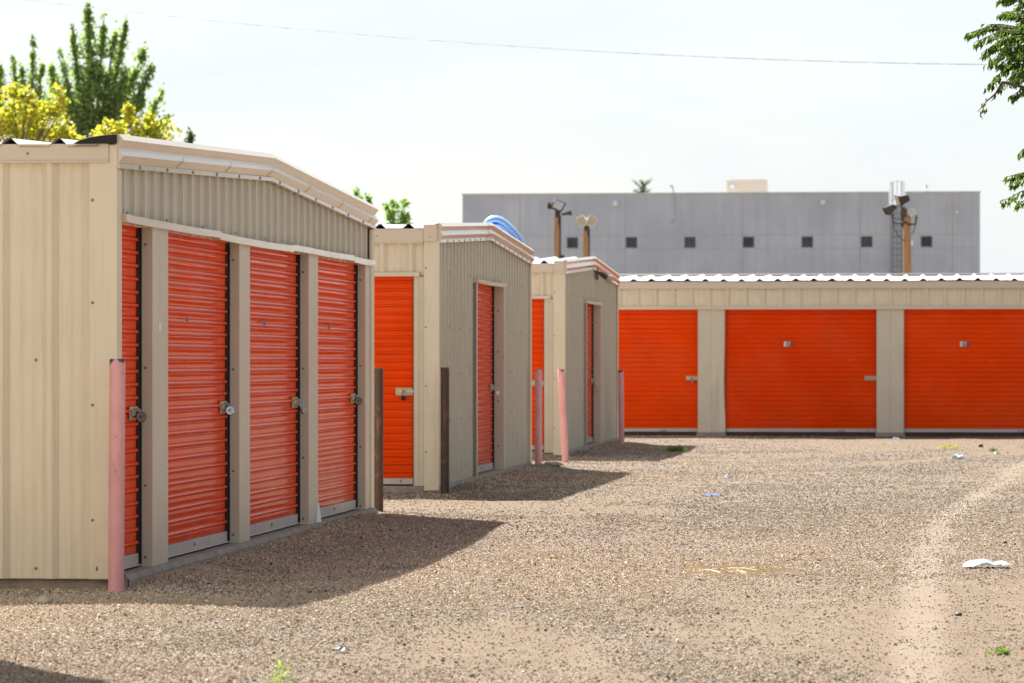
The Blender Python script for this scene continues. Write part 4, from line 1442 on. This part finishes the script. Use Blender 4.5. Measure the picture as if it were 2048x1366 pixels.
def elm_tree():
    D = 28.5
    tp = P(2720, HZ, D)
    root = empty('elm_tree', (tp.x, tp.y, 0))
    tag(root, 'green tree with drooping leafy sprays hanging in at the upper right', 'tree')
    tb = MB()
    fork = Vector((tp.x - 0.1, tp.y, 2.1))
    tb.tube([(tp.x + 0.1, tp.y, -0.2), (tp.x + 0.03, tp.y, 1.0), fork], [0.2, 0.16, 0.14], 12)
    tw = MB()
    V, T, C, off = [], [], [], 0
    sprays = [[(2120, -30), (2070, -28), (2035, -18), (2006, -6)], [(2120, -10), (2080, -12), (2045, -4), (2015, 8)], [(2110, 16), (2075, 8), (2050, 12), (2028, 22)], [(2120, 60), (2090, 52), (2062, 40), (2034, 44)],
        # px paths from inside to tip
        [(2120, 10), (2060, 4), (2025, 8), (1997, 14)], [(2110, 30), (2060, 22), (2030, 26), (2004, 30)],
        [(2120, 70), (2040, 58), (2005, 50), (1978, 56)], [(2130, 80), (2040, 66), (1985, 56), (1934, 74)],
        [(2130, 95), (2060, 80), (2000, 78), (1946, 104)], [(2130, 100), (2050, 92), (2005, 96), (1961, 124)],
        [(2120, 105), (2060, 62), (2030, 52), (2010, 44)], [(2120, 120), (2050, 110), (2010, 118), (1974, 148)],
        [(2130, 140), (2060, 128), (2015, 140), (1974, 183)], [(2120, 150), (2070, 140), (2030, 150), (2004, 176)],
        [(2130, 160), (2080, 150), (2050, 155), (2022, 172)], [(2120, 180), (2080, 175), (2050, 186), (2022, 206)],
        [(2110, 130), (2060, 118), (2030, 120), (1996, 142)], [(2110, 90), (2070, 88), (2035, 90), (2000, 112)],
        [(2110, 70), (2075, 66), (2050, 70), (2020, 88)], [(2120, 120), (2080, 116), (2055, 122), (2028, 140)],
        [(2120, 40), (2090, 44), (2066, 52), (2040, 60)], [(2110, 96), (2082, 100), (2060, 106), (2036, 122)], [(2110, 140), (2086, 136), (2064, 140), (2042, 158)],
        [(2130, 60), (2080, 74), (2040, 80), (1990, 96)], [(2130, 110), (2080, 100), (2030, 104), (1984, 126)],
        [(2120, 290), (2090, 292), (2065, 296), (2044, 306)], [(2130, 352), (2080, 350), (2048, 354), (2012, 364)],
        [(2130, 362), (2085, 364), (2055, 366), (2022, 378)], [(2130, 384), (2080, 380), (2045, 388), (2012, 404)], [(2130, 400), (2090, 396), (2064, 402), (2040, 412)]]
    # the rest of the crown, out of frame
    for k in range(170):
        x = 2160 + abs(random.gauss(0, 1)) * 330 + 40 * random.random()
        y = 40 + random.gauss(0, 1) * 180
        if y > 440: y = 420
        sprays.append([(x + 90, y + 5), (x + 50, y - 12), (x, y - 6), (x - 50 * random.random() - 30, y + 22)])
    sparse = [[(2004, 176), (1990, 200), (1972, 214), (1954, 238)]]
    for si, s in enumerate(sprays + sparse):
        is_sp = si >= len(sprays)
        inframe = s[-1][0] < 2060
        dz = rng.normal() * (0.35 if not is_sp else 0.1) if inframe else rng.normal() * 1.3
        pts = [P(x, y - 9, D) + Vector((0, dz + 0.12 * i * rng.normal() * 0.3, 0)) for i, (x, y) in enumerate(s)]
        # smooth path
        path = []
        for i in range(len(pts) - 1):
            for q in range(4):
                path.append(pts[i].lerp(pts[i + 1], q / 4))
        path.append(pts[-1])
        tb.tube(path, [0.010 - 0.008 * i / len(path) for i in range(len(path))], 5)
        if True:
            m = fork + Vector((-0.1, dz * 0.4, 0.5 + 0.3 * random.random()))
            tb.tube([fork, m, m.lerp(path[0], 0.5) + Vector((0, 0, 0.15)), path[0]], [0.05, 0.04, 0.022, 0.010], 6)
        L = sum((path[i + 1] - path[i]).length for i in range(len(path) - 1))
        n = int(L * (205 if not is_sp else 30))
        t = rng.random(n)
        idx = t * (len(path) - 1)
        i0 = np.clip(idx.astype(int), 0, len(path) - 2)
        fr = (idx - i0)[:, None]
        pa = np.array([tuple(p) for p in path])
        pos = pa[i0] * (1 - fr) + pa[i0 + 1] * fr
        tang = pa[i0 + 1] - pa[i0]
        tang /= np.linalg.norm(tang, axis=1, keepdims=True)
        side = np.cross(tang, np.array([[0, 0, 1.0]]))
        pos += side * (rng.random((n, 1)) - 0.5) * 0.10 + np.array([[0, 0, 1.0]]) * (rng.random((n, 1)) - 0.75) * 0.03
        ld = tang * 0.55 + side * (rng.random((n, 1)) - 0.5) * 1.4 + np.array([[0, 0, -0.95]])
        v, tr, c = leaf_mesh(pos, 0.060 * (0.6 + 0.65 * rng.random(n)), tint(n, (0.045, 0.088, 0.018), (0.10, 0.155, 0.028), 0.22), long_dir=ld, aspect=0.42, spread=0.22, droop=0.5)
        V.append(v); T.append(tr + off); C.append(c); off += len(v)
    tb.build('trunk', M['bark'], root)
    np_mesh('crown', np.concatenate(V), [np.concatenate(T)], np.concatenate(C), M['leaf'], root)


elm_tree()

# trees beyond the right frame edge, seen only as reflections in the glossy doors
for k, (bx_, by_, sc) in enumerate(((9.5, 93, 1.0), (16, 98, 1.25), (24, 104, 1.4), (34, 112, 1.6))):
    dep = by_ * CA - bx_ * SA
    bpx = 1024 + F * (bx_ * CA + by_ * SA) / dep
    q = F / dep * sc
    bl = []
    for t in range(16):
        bl.append((bpx + random.gauss(0, 1.3) * q, HZ - (3.2 + random.random() * 4.2) * q, (1.0 + random.random() * 0.5) * q, (0.8 + random.random() * 0.5) * q))
    blob_tree('shade_tree', ['green shade tree', 'taller green shade tree', 'broad green shade tree', 'far green shade tree'][k] + ' beyond the back row outside the right photo edge', 'tree', bpx, dep, bl, (0.05, 0.09, 0.025), (0.09, 0.14, 0.04), 0.30, 0.045, 0.2, thr=-0.3, nscale=1.2)


# ------------------------------------------------------------------ ground
def vnoise(x, y, seed):
    """smooth value noise, numpy"""
    xi, yi = np.floor(x).astype(np.int64), np.floor(y).astype(np.int64)
    fx_, fy_ = x - xi, y - yi
    fx_ = fx_ * fx_ * (3 - 2 * fx_); fy_ = fy_ * fy_ * (3 - 2 * fy_)

    def h(a, b):
        v = np.sin(a * 127.1 + b * 311.7 + seed * 74.7) * 43758.5453
        return v - np.floor(v)
    return (h(xi, yi) * (1 - fx_) + h(xi + 1, yi) * fx_) * (1 - fy_) + (h(xi, yi + 1) * (1 - fx_) + h(xi + 1, yi + 1) * fx_) * fy_


def fbm(x, y, seed, o=4):
    s, a, t = 0, 0.5, 0
    for k in range(o):
        s = s + a * vnoise(x * 2 ** k, y * 2 ** k, seed + k)
        t += a
        a *= 0.55
    return s / t


def ground_h(x, y):
    near = np.clip((y - 6) / 4, 0, 1) * np.clip((95 - y) / 10, 0, 1)
    h = (fbm(x * 0.7, y * 0.5, 3, 4) - 0.5) * 0.045
    # gravel banked a little against the shaded gables
    for gx, ya, yb, amp in ((x1g, c1.y - 0.2, 33.2, 0.045), (x2g, c2.y + 0.6, 49.5, 0.05), (x3g, c3.y + 0.6, 63.5, 0.05)):
        h = h + amp * np.exp(-((x - gx - 0.15) / 0.35) ** 2) * np.clip((y - ya) / 1.0, 0, 1) * np.clip((yb - y) / 1.5, 0, 1)
    for cx, cy, sx_, sy_, amp in ((-4.6, 20.3, 2.5, 1.1, 0.038), (-3.7, 31.3, 2.2, 2.2, 0.045)):
        h = h + amp * np.exp(-((x - cx) / sx_) ** 2 - ((y - cy) / sy_) ** 2)
    return h * near


track_px = [(1822, 1420), (1832, 1330), (1838, 1240), (1845, 1160), (1856, 1100), (1880, 1050), (1920, 1015), (1970, 985), (2010, 960), (2035, 935), (2100, 915)]
track = np.array([tuple(G(*p))[:2] for p in track_px])


def track_d(x, y):
    d = np.full(x.shape, 1e9)
    for a, b in zip(track[:-1], track[1:]):
        ab = b - a
        t = np.clip(((x - a[0]) * ab[0] + (y - a[1]) * ab[1]) / (ab @ ab), 0, 1)
        d = np.minimum(d, np.hypot(x - a[0] - t * ab[0], y - a[1] - t * ab[1]))
    return d


def dirt_mask(x, y):
    """0 = loose gravel, 1 = compacted brown dirt"""
    n = fbm(x * 0.22, y * 0.11, 11, 5)
    right = np.clip((x + 2.8) / 4.5, -0.7, 1.0)
    far = np.clip((y - 30) / 30, 0, 1)
    m = (n - 0.52) * 5.0 + right * 0.50 + far * 0.35 + 0.22
    # arcs swept across the yard by turning wheels
    r = np.hypot(x - 9.0, (y - 34) * 0.42)
    arc = fbm(r * 1.5, np.arctan2((y - 34) * 0.42, x - 9.0) * 1.2, 17, 4)
    m = m + (arc - 0.5) * 3.4 * np.clip((x + 4.5) / 2.5, 0, 1)
    return np.clip(m, 0, 1)


def make_ground():
    ys = np.concatenate([[-400, -100, -20, 0, 6], np.arange(9, 24, 0.12), np.arange(24, 36, 0.16), np.arange(36, 78, 0.25), np.arange(78, 100, 2.0), [110, 130, 170, 230, 320, 500, 900, 2000]])
    xs = np.concatenate([[-2000, -700, -250, -100, -40, -20, -12], np.arange(-8, 6.5, 0.12), np.arange(6.5, 12, 0.5), [14, 20, 40, 100, 250, 700, 2000]])
    X, Y = np.meshgrid(xs, ys)
    Z = ground_h(X, Y)
    V = np.stack([X, Y, Z], -1).reshape(-1, 3)
    nx, ny = len(xs), len(ys)
    i = np.arange(ny - 1)[:, None] * nx + np.arange(nx - 1)[None]
    Fq = np.stack([i, i + 1, i + nx + 1, i + nx], -1).reshape(-1, 4)
    dm = dirt_mask(X, Y)
    td = track_d(X, Y)
    tr = np.clip(1.25 - np.abs(td / (0.10 + 0.10 * fbm(X * 0.9, Y * 0.5, 29, 3))) ** 2.2, 0, 1) * (0.35 + 0.85 * fbm(X * 1.5, Y * 0.7, 21, 4))
    # a fainter parallel wheel rut
    tr = np.maximum(tr, 0.45 * np.clip(1.1 - np.abs((td - 1.5) / 0.2) ** 2, 0, 1) * fbm(X * 2, Y, 23, 3))
    col = np.stack([dm, tr, np.zeros_like(dm)], -1).reshape(-1, 3)
    m, nt, b = new_mat('gravel_ground')
    at = node(nt, 'ShaderNodeAttribute', attribute_name='Col')
    sp = nt.nodes.new('ShaderNodeSeparateColor')
    nt.links.new(at.outputs['Color'], sp.inputs[0])
    tc = nt.nodes.new('ShaderNodeTexCoord')
    vo = node(nt, 'ShaderNodeTexVoronoi', Scale=85.0)
    nt.links.new(tc.outputs['Object'], vo.inputs['Vector'])
    sv = nt.nodes.new('ShaderNodeSeparateColor')
    nt.links.new(vo.outputs['Color'], sv.inputs[0])
    grav = ramp(nt, sv.outputs[0], [(0.0, (0.09, 0.068, 0.054)), (0.3, (0.17, 0.13, 0.10)), (0.6, (0.225, 0.178, 0.14)), (0.85, (0.29, 0.24, 0.20)), (1.0, (0.40, 0.35, 0.30))])
    dirt = ramp(nt, noise_tex(nt, 3.0, 8, 0.7), [(0.3, (0.155, 0.110, 0.070)), (0.5, (0.20, 0.148, 0.098)), (0.7, (0.25, 0.192, 0.132))])
    dd = ramp(nt, noise_tex(nt, 75, 4, 0.75), [(0.38, (0.45, 0.43, 0.41)), (0.5, (0.95, 0.95, 0.95)), (0.66, (1.3, 1.27, 1.24))])
    dirt = mix(nt, 1.0, dirt, dd, 'MULTIPLY')
    big = noise_tex(nt, 0.9, 6, 0.6)
    dm_ = node(nt, 'ShaderNodeMath', operation='MULTIPLY')
    dm_.inputs[1].default_value = 0.92
    nt.links.new(sp.outputs[0], dm_.inputs[0])
    c = mix(nt, dm_.outputs[0], grav, dirt)
    c = mix(nt, ramp(nt, big, [(0.38, 0.0), (0.68, 0.5)]), c, (0.17, 0.12, 0.08))
    tk = node(nt, 'ShaderNodeMath', operation='MULTIPLY')
    tk.inputs[1].default_value = 0.42
    nt.links.new(sp.outputs[1], tk.inputs[0])
    c = mix(nt, tk.outputs[0], c, (0.325, 0.26, 0.205))
    nt.links.new(c, b.inputs['Base Color'])
    b.inputs['Roughness'].default_value = 0.95
    b.inputs['Specular IOR Level'].default_value = 0.2
    bn = node(nt, 'ShaderNodeMath', operation='ADD')
    nt.links.new(vo.outputs['Distance'], bn.inputs[0])
    nt.links.new(noise_tex(nt, 30, 5, 0.7), bn.inputs[1])
    bump(nt, b, bn.outputs[0], 0.7, 0.012)
    o = np_mesh('ground', V, [Fq], col, m, None, (0, 0, 0), True)
    tag(o, kind='structure')


make_ground()


def make_gravel():
    m, nt, b = new_mat('gravel_stones')
    at = node(nt, 'ShaderNodeAttribute', attribute_name='Col')
    nt.links.new(at.outputs['Color'], b.inputs['Base Color'])
    b.inputs['Roughness'].default_value = 0.9
    b.inputs['Specular IOR Level'].default_value = 0.2
    edges = [15.4, 17, 18.7, 20.5, 22.5, 24.7, 27, 30, 33.5, 37.5, 42, 48, 55, 62, 69]
    kd = [15, 20, 27, 40, 69]
    bands = []
    for a, b2_ in zip(edges[:-1], edges[1:]):
        m_ = (a + b2_) / 2
        bands.append((a, b2_, float(np.exp(np.interp(m_, kd, np.log([7800, 5400, 2900, 1000, 210])))), float(np.interp(m_, kd, [0.0078, 0.0082, 0.0090, 0.0108, 0.0135])), True))
    V, FL4, FL5, FL3, C, off = [], [], [], [], [], 0
    for d0, d1, dens, sz, fine in bands:
        dep_n = int(dens * (d1 - d0) * (d0 + d1) / 2 * 2500 / F)
        d = np.sqrt(rng.random(dep_n) * (d1 ** 2 - d0 ** 2) + d0 ** 2)
        px = -220 + 2500 * rng.random(dep_n)
        r = (px - 1024) / F * d
        x, y = -d * SA + r * CA, d * CA + r * SA
        ok = np.ones(dep_n, bool)
        for gx, ya, yb in ((x1g, c1.y + 0.05, 33.3), (x2g, c2.y + 0.03, 49.6), (x3g, c3.y + 0.03, 63.6)):
            ok &= ~((x < gx + 0.05) & (y > ya) & (y < yb))
        ok &= y < c4y + 0.1
        dm = dirt_mask(x, y)
        keepp = 1 - 0.86 * dm
        tdist = track_d(x, y)
        keepp = keepp * np.clip(0.42 + 0.58 * (tdist / (0.12 + 0.2 * fbm(x * 1.2, y * 0.6, 29, 3))) ** 2, 0, 1)
        clump = fbm(x * 2.2, y * 1.4, 31, 3)
        keepp = keepp * np.clip(0.35 + 1.3 * clump, 0, 1)
        ok &= rng.random(dep_n) < keepp
        x, y = x[ok], y[ok]
        n = len(x)
        s = sz * np.exp(rng.normal(size=n) * 0.42)
        big = rng.random(n) < 0.006
        s = np.where(big, s * 2.3, s)
        s = np.minimum(s, 0.026)
        h = s * (0.34 + 0.32 * rng.random(n))
        z = ground_h(x, y)
        th = rng.random(n) * 6.283
        kind = rng.random((n, 1))
        pal = np.array([(0.40, 0.32, 0.235), (0.48, 0.405, 0.315), (0.31, 0.24, 0.175), (0.58, 0.515, 0.43), (0.40, 0.29, 0.20), (0.085, 0.06, 0.05), (0.35, 0.32, 0.28)])
        pi = rng.choice(7, size=n, p=[0.31, 0.26, 0.12, 0.09, 0.11, 0.04, 0.07])
        col = np.clip(pal[pi] * 1.22 * np.exp(rng.normal(size=(n, 1)) * 0.12), 0, 0.8)
        macro = fbm(x * 0.33, y * 0.16, 41, 4)[:, None]
        col = col * (0.62 + 0.66 * macro) * (1 - (1 - np.array([[1.0, 0.95, 0.88]])) * np.clip(2.2 * (macro - 0.38), 0, 1))
        K = 5
        ang = th[:, None] + np.arange(K)[None] * 2 * np.pi / K + rng.normal(size=(n, K)) * 0.18
        rad = s[:, None] * 0.5 * (0.75 + 0.5 * rng.random((n, K)))
        el = (0.65 + 0.35 * rng.random(n))[:, None]
        bx = x[:, None] + np.cos(ang) * rad
        by = y[:, None] + np.sin(ang) * rad * el
        bz = np.repeat((z - h * 0.25)[:, None], K, 1)
        base = np.stack([bx, by, bz], -1)
        if fine:
            sh = 0.35 + 0.35 * rng.random((n, K))
            ux = x[:, None] + np.cos(ang + 0.3) * rad * sh
            uy = y[:, None] + np.sin(ang + 0.3) * rad * sh * el
            tilt = rng.normal(size=(n, 2)) * 0.35
            uz = (z + h * 0.72)[:, None] + (ux - x[:, None]) * tilt[:, :1] + (uy - y[:, None]) * tilt[:, 1:]
            up = np.stack([ux, uy, uz], -1)
            v = np.concatenate([base, up], 1).reshape(-1, 3)
            o = off + np.arange(n)[:, None] * 10
            for k in range(K):
                k2 = (k + 1) % K
                FL4.append(np.concatenate([o + k, o + k2, o + 5 + k2, o + 5 + k], 1))
            FL5.append(o + 5 + np.arange(5)[None])
            C.append(np.repeat(col, 10, 0)); off += n * 10
        else:
            tx = x + rng.normal(size=n) * s * 0.1
            top = np.stack([tx, y + rng.normal(size=n) * s * 0.1, z + h * 0.75], -1)[:, None]
            v = np.concatenate([base, top], 1).reshape(-1, 3)
            o = off + np.arange(n)[:, None] * 6
            for k in range(K):
                k2 = (k + 1) % K
                FL3.append(np.concatenate([o + k, o + k2, o + 5], 1))
            C.append(np.repeat(col, 6, 0)); off += n * 6
        V.append(v)
    o = np_mesh('gravel', np.concatenate(V), FL4 + FL5, np.concatenate(C), m, None)
    tag(o, 'loose tan and brown gravel scattered over the yard', 'gravel', None, 'stuff')
    print('gravel verts', off)


make_gravel()


# ------------------------------------------------------------------ small things on the ground
def crumple(name, label, cat, px, py, wpx, hpx, lift, mat, seed, group=None):
    c = G(px, py)
    s = CAMZ / (py - HZ)            # metres per photo pixel at that depth
    w = wpx * s
    ln = max(w * 0.7, 0.05)
    mb = MB()
    rows = []
    N = 12
    for i in range(N + 1):
        row = []
        for j in range(N + 1):
            u, v = i / N - 0.5, j / N - 0.5
            rr = 1 + 0.35 * mnoise.noise(Vector((u * 4, v * 4, seed)))
            x = c.x + u * w * rr
            y = c.y + v * ln * rr + 0.06 * w * mnoise.noise(Vector((u * 5, v * 5, seed + 4)))
            edge = max(0.0, 1 - 2 * max(abs(u), abs(v)))
            z = 0.012 + lift * (0.25 + 0.75 * min(1, edge * 2.2)) * (0.55 + 0.9 * mnoise.noise(Vector((u * 3.2, v * 3.2, seed + 9)))) + 0.12 * lift * mnoise.noise(Vector((u * 13, v * 13, seed)))
            row.append((x, y, max(z, 0.006) + float(ground_h(np.array([x]), np.array([y]))[0])))
        rows.append(row)
    mb.grid(rows, 0, False)
    mb.grid([[(x, y, z - 0.002) for x, y, z in r] for r in rows], 0, False, True)
    o = mb.build(name, mat, None, (c.x, c.y, 0))
    tag(o, label, cat, group)


LIT = 'litter on the gravel'
crumple('plastic_bag', 'flattened white plastic bag on the gravel at the lower right', 'plastic bag', 1973, 1136, 88, 26, 0.06, M['bag'], 3, LIT)
crumple('paper_scrap', 'white paper scrap lying before the right orange door, larger of the two there', 'litter', 1918, 922, 26, 12, 0.10, M['bag'], 5, LIT)
crumple('paper_scrap', 'small white paper scrap near the right photo edge before the orange doors', 'litter', 1996, 909, 16, 6, 0.05, M['bag'], 6, LIT)
crumple('paper_scrap', 'round white paper scrap alone in the middle of the yard', 'litter', 1457, 959, 16, 6, 0.045, M['bag'], 7, LIT)
crumple('paper_scrap', 'tiny white scrap in the yard below the dented column', 'litter', 1507, 912, 9, 4, 0.03, M['bag'], 8, LIT)
crumple('paper_scrap', 'pale wrapper on the gravel at the foot of the undented column', 'litter', 1792, 879, 13, 4, 0.03, M['bluel'], 9, LIT)
crumple('yellow_leaf', 'fallen yellow leaf in the shadow of the nearest row', 'leaf', 584, 1143, 9, 7, 0.03, M['yleaf'], 10)
crumple('dark_scrap', 'flat black rubber scrap on sunlit gravel at the lower middle', 'litter', 683, 1308, 30, 6, 0.02, M['darkscrap'], 11, LIT)
crumple('blue_strip', 'thin blue plastic strip lying on the gravel in the middle', 'litter', 1424, 994, 30, 4, 0.015, M['bluep'], 12, LIT)


def gz(c):
    return float(ground_h(np.array([c.x]), np.array([c.y]))[0])


def stone(label, px, py, wpx, hpx, seed, mat, name='stone', group='loose stones'):
    c = G(px, py)
    s = CAMZ / (py - HZ)
    bm = bmesh.new()
    bmesh.ops.create_icosphere(bm, subdivisions=3, radius=1)
    for v in bm.verts:
        p = v.co.copy()
        k = 1 + 0.28 * mnoise.noise(p * 1.4 + Vector((seed, 0, 0))) + 0.10 * mnoise.noise(p * 4 + Vector((seed, 3, 0)))
        v.co = Vector((p.x * k * wpx * s / 2, p.y * k * wpx * s * 0.38, p.z * k * hpx * s / 2))
    me = bpy.data.meshes.new(name)
    bm.to_mesh(me); bm.free()
    me.materials.append(mat)
    o = bpy.data.objects.new(name, me)
    COL.objects.link(o)
    o.location = (c.x, c.y, hpx * s * 0.32 + gz(c))
    tag(o, label, 'stone', group)


stone('pale angular stone in the shade strip before the nearest wall', 88, 1222, 30, 24, 2, M['rock'])
stone('flat broken concrete piece lying between the two upright and leaning pink bollards', 1104, 938, 40, 10, 5, M['slab'])
stone('dark lump of rock on the right beyond the paper scrap', 1962, 895, 9, 8, 7, M['darkscrap'])
stone('black stone on the gravel at the right, below the plastic bag', 1917, 1231, 14, 9, 8, M['darkscrap'])
stone('small dark stone beside the plastic bag', 2010, 1087, 9, 7, 9, M['darkscrap'])
stone('brown stone at the foot of the leaning pink bollard', 1110, 908, 12, 5, 12, M['slab'])


def weed(label, px, py, wpx, hpx, n, seed, base=(0.09, 0.15, 0.03), alt=(0.19, 0.24, 0.06), upright=0.8, lpx=10):
    c = G(px, py)
    s = CAMZ / (py - HZ)
    loc = (c.x, c.y, 0)
    pos = np.array(c)[None] + rng.normal(size=(n, 3)) * np.array([wpx * s * 0.26, wpx * s * 0.3, 0])
    t = rng.random(n)
    pos[:, 2] = 0.005 + gz(c) + t * hpx * s * 0.75 * np.exp(-((pos[:, 0] - c.x) / (wpx * s * 0.4)) ** 2)
    ld = np.stack([rng.normal(size=n) * 0.7, rng.normal(size=n) * 0.7, np.full(n, upright)], 1)
    v, tr, cc = leaf_mesh(pos, lpx * s * (0.5 + rng.random(n)), tint(n, base, alt, 0.15), long_dir=ld, aspect=0.35, spread=0.3)
    o = np_mesh('weed', v, [tr], cc, M['leaf'], None, loc)
    tag(o, label, 'weed', 'weeds in the gravel')


weed('bright green weed at the bottom edge left of centre', 560, 1374, 62, 58, 75, 1, (0.15, 0.25, 0.05), (0.30, 0.40, 0.10), 1.3, 11)
weed('low green weed patch near the lower right corner', 2004, 1307, 40, 10, 110, 2, upright=0.3, lpx=11)
weed('grass tuft at the shadow tip of the farthest gabled row', 1352, 905, 36, 10, 130, 3, upright=0.7, lpx=8)
weed('thin yellowish weed before the right orange door', 1903, 899, 40, 6, 80, 4, (0.22, 0.22, 0.06), (0.32, 0.30, 0.09), 0.6, 7)
weed('small weed near the right edge before the orange doors', 1988, 904, 12, 6, 40, 5, upright=0.6, lpx=6)


def straws():
    c = G(1440, 1150)
    root_loc = (c.x, c.y, 0)
    mb = MB()
    for k in range(12):
        a = G(1360 + 140 * random.random(), 1138 + 20 * random.random())
        L = 0.12 + 0.32 * random.random()
        w = random.gauss(0.15, 0.6)
        z = gz(a) + 0.016 + 0.015 * random.random()
        pts = [a + Vector((L * q * math.cos(w), L * q * math.sin(w) + 0.02 * math.sin(q * 3 + k), z + 0.012 * math.sin(q * 3))) for q in (0, 0.3, 0.6, 1)]
        mb.tube(pts, 0.0045, 5)
    o = mb.build('dry_straw', M['straw'], None, root_loc)
    tag(o, 'wisp of dry yellow straw strands lying across the gravel', 'straw', None, 'stuff')


straws()


# ------------------------------------------------------------------ light
SUN = Vector((-0.51, 0.73, 1.0)).normalized()
el = math.asin(SUN.z)
az = math.atan2(SUN.x, SUN.y)          # clockwise from +Y
sd = bpy.data.lights.new('sun', 'SUN')
sd.energy = 5.0
sd.angle = math.radians(0.6)
sd.color = (1.0, 0.965, 0.915)
so = bpy.data.objects.new('sun', sd)
so.rotation_euler = SUN.to_track_quat('Z', 'Y').to_euler()
COL.objects.link(so)

w = bpy.data.worlds.new('World')
scene.world = w
w.use_nodes = True
nt = w.node_tree
bg = nt.nodes['Background']
sky = nt.nodes.new('ShaderNodeTexSky')
sky.sky_type = 'NISHITA'
sky.sun_disc = False
sky.sun_elevation = el
sky.sun_rotation = az
sky.air_density = 1.0
sky.dust_density = 1.2
sky.ozone_density = 1.0
# thin bright overcast veil
tc = nt.nodes.new('ShaderNodeTexCoord')
mp = nt.nodes.new('ShaderNodeMapping')
mp.inputs['Scale'].default_value = (1.0, 1.0, 3.2)
nt.links.new(tc.outputs['Generated'], mp.inputs['Vector'])
cn = node(nt, 'ShaderNodeTexNoise', Scale=5.0, Detail=6, Roughness=0.6, Distortion=0.4)
nt.links.new(mp.outputs['Vector'], cn.inputs['Vector'])
fac = ramp(nt, cn.outputs['Fac'], [(0.36, 0.62), (0.62, 0.93)])
# the veil is brighter low over the yard's two ends than overhead and to the right
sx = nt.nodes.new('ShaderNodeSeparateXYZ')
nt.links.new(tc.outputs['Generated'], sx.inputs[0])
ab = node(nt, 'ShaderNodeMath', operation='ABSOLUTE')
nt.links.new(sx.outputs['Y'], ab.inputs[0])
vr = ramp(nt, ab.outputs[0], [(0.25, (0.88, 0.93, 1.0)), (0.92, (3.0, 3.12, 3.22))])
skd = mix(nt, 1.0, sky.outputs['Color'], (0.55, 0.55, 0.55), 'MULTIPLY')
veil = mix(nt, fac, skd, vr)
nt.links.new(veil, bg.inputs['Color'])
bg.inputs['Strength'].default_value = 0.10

# ------------------------------------------------------------------ camera
cd = bpy.data.cameras.new('camera')
cd.sensor_fit = 'HORIZONTAL'
cd.sensor_width = 36.0
cd.lens = F / 2048 * 36.0
cd.shift_y = (HZ - 683) / 2048
cd.clip_start = 0.1
cd.clip_end = 5000
cd.dof.use_dof = True
cd.dof.focus_distance = 27.0
cd.dof.aperture_fstop = 6.3
co = bpy.data.objects.new('camera', cd)
co.location = (0, 0, CAMZ)
co.rotation_euler = (math.radians(90), 0, YAW)
COL.objects.link(co)
scene.camera = co

scene.view_settings.view_transform = 'Standard'
scene.view_settings.look = 'None'
scene.view_settings.gamma = 1.0
scene.view_settings.exposure = 1.58
scene.cycles.max_bounces = 8
scene.cycles.use_denoising = True
